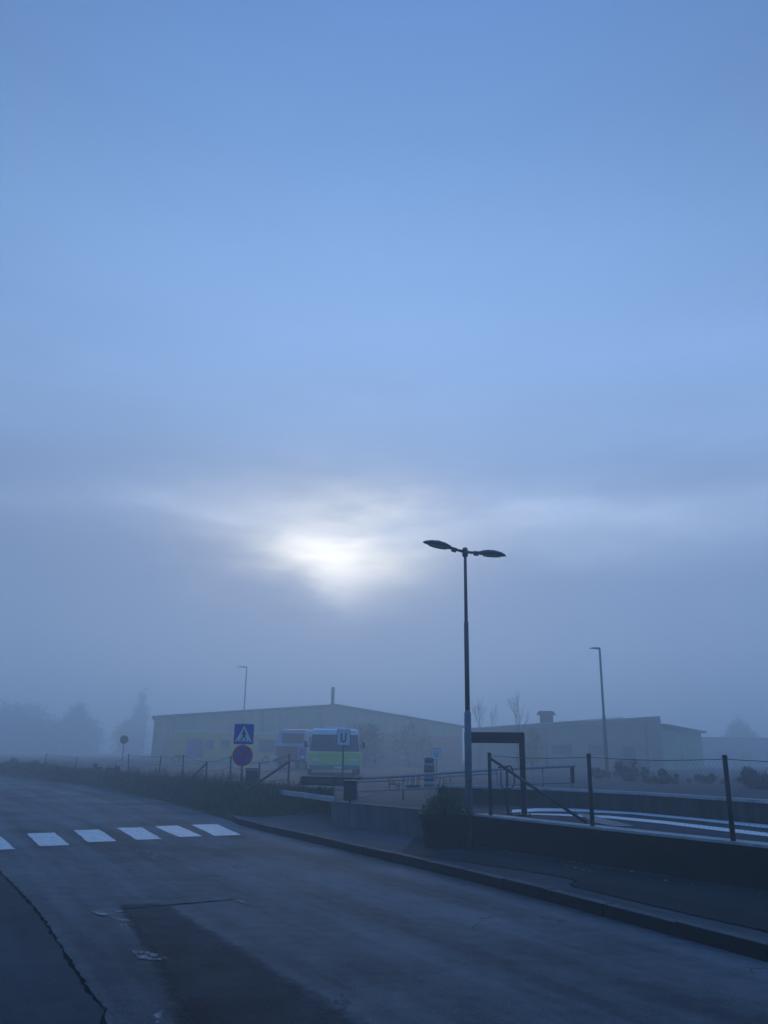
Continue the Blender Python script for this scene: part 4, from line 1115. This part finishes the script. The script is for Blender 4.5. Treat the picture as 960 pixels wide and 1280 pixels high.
# left, deep in the fog
tree(22, 880, 215, 120, m_farleaf, 'broad faint tree at the left photo edge', leaves=15000, ls=0.3, low=True, trunk_r=0.3)
tree(97, 876, 212, 50, m_farleaf, 'rounded faint tree right of the broad one at far left', leaves=11000, ls=0.28, low=True, trunk_r=0.3)
tree(62, 897, 215, 78, m_farleaf, 'lower faint tree filling the gap between the two far left trees', leaves=11000, ls=0.3, low=True, trunk_r=0.3)
tree(173, 857, 225, 30, m_farleaf, 'tall narrow faint tree beside the hall left end', leaves=8000, ls=0.25, low=True, trunk_r=0.25)
tree(160, 897, 210, 44, m_farleaf, 'low faint tree at the foot of the tall narrow one', leaves=6000, ls=0.28, low=True, trunk_r=0.25)
# roadside bushes on the verge
for px, pt, Y, w, lb_ in ((10,947,50,34,'low dark bush at the left photo edge on the verge'),(45,950,47,26,'small dark bush on the verge left of the pair'),(118,949,40.5,13,'left one of two upright dark bushes on the verge'),(141,950,39.5,16,'right one of two upright dark bushes on the verge'),(80,957,44,26,'low spreading bush on the verge beyond the pair')):
    shrub(px, pt, Y, w, m_shrub, lb_, 0.35, 700, 0.07)
# autumn trees in front of the hall
tree(456, 898, 78, 46, m_aut, 'rusty orange autumn tree right of the minibus', leaves=1500, ls=0.2, trunk_r=0.13, low=True)
tree(512, 891, 86, 50, m_yel, 'yellowish autumn tree before the hall right end', leaves=1300, ls=0.2, trunk_r=0.13, low=True)
tree(601, 868, 105, 26, m_farleaf, 'bare tall thin tree just right of the lamp pole', leaves=0, trunk_r=0.08, spread=0.3)
tree(616, 876, 108, 18, m_farleaf, 'second bare thin tree farther from the lamp pole', leaves=0, trunk_r=0.08, spread=0.28)
tree(648, 860, 72, 44, m_yel, 'bare branching tree above the portal frame', leaves=0, trunk_r=0.075, spread=0.42, lv=4)
tree(666, 908, 66, 34, m_yel, 'small yellow leaved tree before the brown building', leaves=900, ls=0.16, trunk_r=0.08, low=True)
tree(931, 896, 190, 46, m_farleaf, 'barely visible tree behind the flat block at right', leaves=7000, ls=0.28, low=True)
# shrubs behind the low wall
shrub(786, 946, 40, 50, m_purp, 'reddish brown twiggy shrub under the far lamp', cnt=1500, ls=0.05, twigs=70)
shrub(828, 963, 37, 54, m_shrub, 'dark green shrub left of the right fence post', cnt=3600, twigs=40)
shrub(884, 968, 38, 50, m_shrub, 'green shrub just behind the right fence post', cnt=3200, twigs=40)
shrub(952, 960, 32, 66, m_purp, 'large dark brown shrub at the right photo edge', cnt=3800, ls=0.045, twigs=80)
shrub(748, 958, 44, 34, m_purp, 'low brown shrub behind the second fence post', cnt=1400, twigs=50)

for o in [o for o in C.objects if o.parent is None and 'label' in o.keys() and 'group' not in o.keys()]:
    k = o.name.split('.')[0]; x, y = o.location.x, o.location.y; g = None
    if k == 'tree': g = 'faint trees far in the fog' if y > 140 else 'small trees before the buildings'
    elif k == 'shrub' and y > 20: g = 'bushes on the roadside verge' if x < 0 else 'shrubs behind the low wall'
    elif k == 'street_lamp' and y > 30: g = 'single headed lamps in the fog'
    elif k == 'u_sign': g = 'signs with the letter U'
    elif k == 'roadworks_board': g = 'roadworks boards behind the railing'
    elif k == 'retaining_wall': g = 'retaining walls along the pavement'
    elif k == 'yard_line': g = 'white lines painted on the yard'
    elif k == 'worn_marking': g = 'worn paint remnants on the road'
    if g: o['group'] = g
# ------------------------------------------------------------------ haze
HZ = 25.0; DENS = 0.0086
mb = MB().box((0, 20, (HZ-1.1)/2), (1300, 1300, HZ+1.1))
hz_ = mb.build('haze', M('haze_mat', (0.5,0.5,0.5)))
hm = bpy.data.materials.new('fog_air'); hm.use_nodes = True
nt = hm.node_tree; nt.nodes.remove(nt.nodes['Principled BSDF'])
pv = nt.nodes.new('ShaderNodeVolumePrincipled')
pv.inputs['Color'].default_value = (0.82,0.94,1.0,1); pv.inputs['Density'].default_value = DENS; pv.inputs['Anisotropy'].default_value = 0.45
nt.links.new(pv.outputs['Volume'], nt.nodes['Material Output'].inputs['Volume'])
hz_.data.materials.clear(); hz_.data.materials.append(hm)
tag(hz_, 'blue morning fog filling the whole place', 'fog', kind='stuff')

# ------------------------------------------------------------------ sky and sun
SUNPX = (416, 690)
sd_ = ray(*SUNPX).normalized(); s_el = math.asin(sd_.z); s_az = math.atan2(sd_.x, sd_.y)
world = bpy.data.worlds.new('World'); scene.world = world; world.use_nodes = True
nt = world.node_tree; N = nt.nodes; L = nt.links; bg = N['Background']
def V(x):
    return x
def mth(op, a, b=0.0, c=None):
    n_ = N.new('ShaderNodeMath'); n_.operation = op
    for i, q in enumerate((a, b) if c is None else (a, b, c)):
        if isinstance(q, (int,float)): n_.inputs[i].default_value = q
        else: L.new(q, n_.inputs[i])
    return n_.outputs[0]
tc = N.new('ShaderNodeTexCoord'); sx_ = N.new('ShaderNodeSeparateXYZ'); L.new(tc.outputs['Generated'], sx_.inputs[0])
X, Y, Z = sx_.outputs
el = mth('DIVIDE', mth('ARCSINE', mth('MAXIMUM', mth('MINIMUM', Z, 1.0), -1.0)), R_(1))      # degrees
az_ = mth('DIVIDE', mth('ARCTAN2', X, Y), R_(1))
cmb = N.new('ShaderNodeCombineXYZ'); L.new(mth('MULTIPLY', az_, 0.035), cmb.inputs[0]); L.new(mth('MULTIPLY', el, 0.16), cmb.inputs[1])
nz1 = N.new('ShaderNodeTexNoise'); nz1.inputs['Scale'].default_value = 1.0; nz1.inputs['Detail'].default_value = 5; nz1.inputs['Roughness'].default_value = 0.55
L.new(cmb.outputs[0], nz1.inputs['Vector']); n1 = nz1.outputs['Fac']
cmb2 = N.new('ShaderNodeCombineXYZ'); L.new(mth('MULTIPLY', az_, 0.10), cmb2.inputs[0]); L.new(mth('MULTIPLY', el, 0.30), cmb2.inputs[1]); cmb2.inputs[2].default_value = 4.2
nz2 = N.new('ShaderNodeTexNoise'); nz2.inputs['Scale'].default_value = 1.0; nz2.inputs['Detail'].default_value = 6; nz2.inputs['Roughness'].default_value = 0.55
L.new(cmb2.outputs[0], nz2.inputs['Vector']); n2 = nz2.outputs['Fac']
elw = mth('ADD', el, mth('MULTIPLY', mth('SUBTRACT', n1, 0.5), 4.0))
rp = N.new('ShaderNodeValToRGB'); L.new(mth('DIVIDE', mth('MAXIMUM', elw, 0.0), 90.0), rp.inputs['Fac'])
cr_ = rp.color_ramp
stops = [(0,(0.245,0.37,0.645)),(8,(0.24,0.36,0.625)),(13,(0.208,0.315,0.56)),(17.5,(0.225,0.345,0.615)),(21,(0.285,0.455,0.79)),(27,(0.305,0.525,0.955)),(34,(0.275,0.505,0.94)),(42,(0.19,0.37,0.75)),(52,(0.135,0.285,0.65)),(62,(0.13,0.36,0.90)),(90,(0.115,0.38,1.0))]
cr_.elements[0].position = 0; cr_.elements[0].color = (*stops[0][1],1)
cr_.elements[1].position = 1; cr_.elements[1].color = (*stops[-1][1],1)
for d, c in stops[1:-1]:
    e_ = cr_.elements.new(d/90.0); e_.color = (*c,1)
sky = N.new('ShaderNodeTexSky'); sky.sky_type = 'NISHITA'; sky.sun_disc = False
sky.sun_elevation = s_el; sky.sun_rotation = s_az
SKS = 0.06
def cscale(col, k):
    v = N.new('ShaderNodeVectorMath'); v.operation = 'SCALE'; L.new(col, v.inputs[0])
    if isinstance(k,(int,float)): v.inputs['Scale'].default_value = k
    else: L.new(k, v.inputs['Scale'])
    return v.outputs[0]
def cadd(a, b):
    v = N.new('ShaderNodeVectorMath'); v.operation = 'ADD'; L.new(a, v.inputs[0]); L.new(b, v.inputs[1]); return v.outputs[0]
def const(c):
    v = N.new('ShaderNodeCombineXYZ'); 
    for i in range(3): v.inputs[i].default_value = c[i]
    return v.outputs[0]
# fog deck veils the clear sky
mixs = N.new('ShaderNodeMix'); mixs.data_type = 'RGBA'; mixs.inputs['Factor'].default_value = 0.93
L.new(sky.outputs['Color'], mixs.inputs['A']); L.new(cscale(rp.outputs['Color'], 1/SKS), mixs.inputs['B'])
col = mixs.outputs['Result']
# veiled sun (bright core and wide glow with streaky cloud structure)
da = mth('SUBTRACT', az_, s_az/R_(1)); de = mth('SUBTRACT', el, s_el/R_(1))
da = mth('ADD', da, mth('MULTIPLY', mth('SUBTRACT', n2, 0.5), 9.0)); de = mth('ADD', de, mth('MULTIPLY', mth('SUBTRACT', n2, 0.5), 4.0))
cmb3 = N.new('ShaderNodeCombineXYZ'); L.new(mth('MULTIPLY', az_, 0.22), cmb3.inputs[0]); L.new(mth('MULTIPLY', el, 0.75), cmb3.inputs[1]); cmb3.inputs[2].default_value = 1.7
nz3 = N.new('ShaderNodeTexNoise'); nz3.inputs['Scale'].default_value = 1.0; nz3.inputs['Detail'].default_value = 5; nz3.inputs['Roughness'].default_value = 0.5
L.new(cmb3.outputs[0], nz3.inputs['Vector']); n3 = nz3.outputs['Fac']
def gauss(sa, se, ce=0.0, ca=0.0):
    a = mth('DIVIDE', mth('SUBTRACT', da, ca), sa); e_ = mth('DIVIDE', mth('SUBTRACT', de, ce), se)
    r2 = mth('ADD', mth('MULTIPLY', a, a), mth('MULTIPLY', e_, e_))
    return mth('EXPONENT', mth('MULTIPLY', r2, -1.0))
above = N.new('ShaderNodeMapRange'); above.interpolation_type = 'SMOOTHSTEP'
core0 = gauss(4.4, 2.8, 0.0, 1.0)
lid = N.new('ShaderNodeMapRange'); lid.interpolation_type = 'SMOOTHSTEP'; L.new(mth('ADD', el, mth('MULTIPLY', mth('SUBTRACT', n3, 0.5), 4.5)), lid.inputs['Value'])
lid.inputs['From Min'].default_value = s_el/R_(1)+0.9; lid.inputs['From Max'].default_value = s_el/R_(1)+2.0; lid.inputs['To Min'].default_value = 1.0; lid.inputs['To Max'].default_value = 0.4
streak = mth('ADD', mth('MULTIPLY', n3, 0.7), 0.65)
core = mth('MULTIPLY', mth('MULTIPLY', core0, lid.outputs[0]), streak)
halo = mth('MULTIPLY', gauss(8.0, 3.9, 0.7), streak)
wide = gauss(20.0, 4.5, 2.2)
veil = gauss(15.0, 2.4, 1.6, 21.0)
leftp = gauss(7.0, 1.5, 3.0, -9.5)
band = mth('MULTIPLY', gauss(19.0, 1.4, 2.2), mth('MAXIMUM', mth('MULTIPLY', mth('SUBTRACT', n1, 0.36), 3.2), 0.0))
tail = gauss(2.2, 2.6, -2.2, -0.3)
col = cscale(col, mth('SUBTRACT', 1.0, mth('MULTIPLY', gauss(7.5, 4.0, 0.4, 0.5), 0.5)))
for g, k, c in ((core, 0.98, (1.0,0.92,0.72)), (halo, 0.66, (1.0,0.95,0.82)), (wide, 0.09, (0.85,0.95,1.0)), (mth('MULTIPLY', leftp, streak), 0.13, (0.95,0.98,1.0)), (mth('MULTIPLY', veil, streak), 0.22, (0.85,0.97,1.0)), (mth('MULTIPLY', band, streak), 0.24, (0.95,0.98,1.0)), (tail, 0.42, (1.0,0.95,0.85))):
    col = cadd(col, cscale(cscale(const(c), g), k/SKS))
# faint unevenness of the fog deck
col = cscale(col, mth('ADD', mth('MULTIPLY', n1, 0.22), 0.89))
# the sky away from the veiled sun is deeper and darker, a little clearer toward the right
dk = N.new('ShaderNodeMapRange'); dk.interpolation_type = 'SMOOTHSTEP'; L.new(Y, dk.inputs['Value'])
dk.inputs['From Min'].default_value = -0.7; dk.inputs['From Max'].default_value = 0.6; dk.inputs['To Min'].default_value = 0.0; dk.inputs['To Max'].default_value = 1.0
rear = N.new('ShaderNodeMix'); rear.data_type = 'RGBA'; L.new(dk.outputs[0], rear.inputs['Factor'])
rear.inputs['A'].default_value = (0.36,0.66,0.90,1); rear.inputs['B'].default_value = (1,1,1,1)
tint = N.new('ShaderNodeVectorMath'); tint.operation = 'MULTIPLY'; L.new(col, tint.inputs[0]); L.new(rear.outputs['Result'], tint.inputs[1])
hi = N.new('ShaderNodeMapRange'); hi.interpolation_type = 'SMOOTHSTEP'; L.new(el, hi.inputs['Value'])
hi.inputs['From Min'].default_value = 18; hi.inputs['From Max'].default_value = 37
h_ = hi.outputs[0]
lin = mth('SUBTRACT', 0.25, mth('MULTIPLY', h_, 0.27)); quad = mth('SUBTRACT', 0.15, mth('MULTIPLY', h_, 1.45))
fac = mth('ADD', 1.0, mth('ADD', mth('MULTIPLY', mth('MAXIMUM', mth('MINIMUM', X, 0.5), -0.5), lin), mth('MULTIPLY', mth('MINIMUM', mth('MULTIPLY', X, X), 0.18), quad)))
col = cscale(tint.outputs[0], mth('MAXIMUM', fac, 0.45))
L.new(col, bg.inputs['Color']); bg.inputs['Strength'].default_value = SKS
world.cycles.sampling_method = 'AUTOMATIC'

sl = bpy.data.lights.new('sun', 'SUN'); sl.energy = 0.5; sl.angle = R_(14); sl.color = (1.0,0.975,0.93)
so = bpy.data.objects.new('sun', sl); C.objects.link(so)
so.rotation_euler = (-sd_).to_track_quat('-Z','Y').to_euler()

# ------------------------------------------------------------------ camera and render settings
cam = bpy.data.cameras.new('camera'); co = bpy.data.objects.new('camera', cam); C.objects.link(co)
cam.sensor_fit = 'HORIZONTAL'; cam.sensor_width = 36; cam.lens = 36*F/960
cam.clip_start = 0.05; cam.clip_end = 2000
m3 = Matrix((RT, UP, -FW)).transposed()
co.matrix_world = Matrix.Translation((0,0,H)) @ m3.to_4x4()
scene.camera = co
vs_ = scene.view_settings
scene.display_settings.display_device = 'sRGB'
vs_.view_transform = 'Standard'; vs_.look = 'None'; vs_.gamma = 1; vs_.exposure = 0.0; vs_.use_curve_mapping = False
scene.render.engine = 'CYCLES'
cy = scene.cycles
cy.use_denoising = True
try: cy.denoiser = 'OPENIMAGEDENOISE'
except Exception: pass
cy.max_bounces = 8; cy.volume_bounces = 3; cy.diffuse_bounces = 3; cy.glossy_bounces = 2
cy.volume_step_rate = 1.0
cy.use_adaptive_sampling = True; cy.adaptive_threshold = 0.02
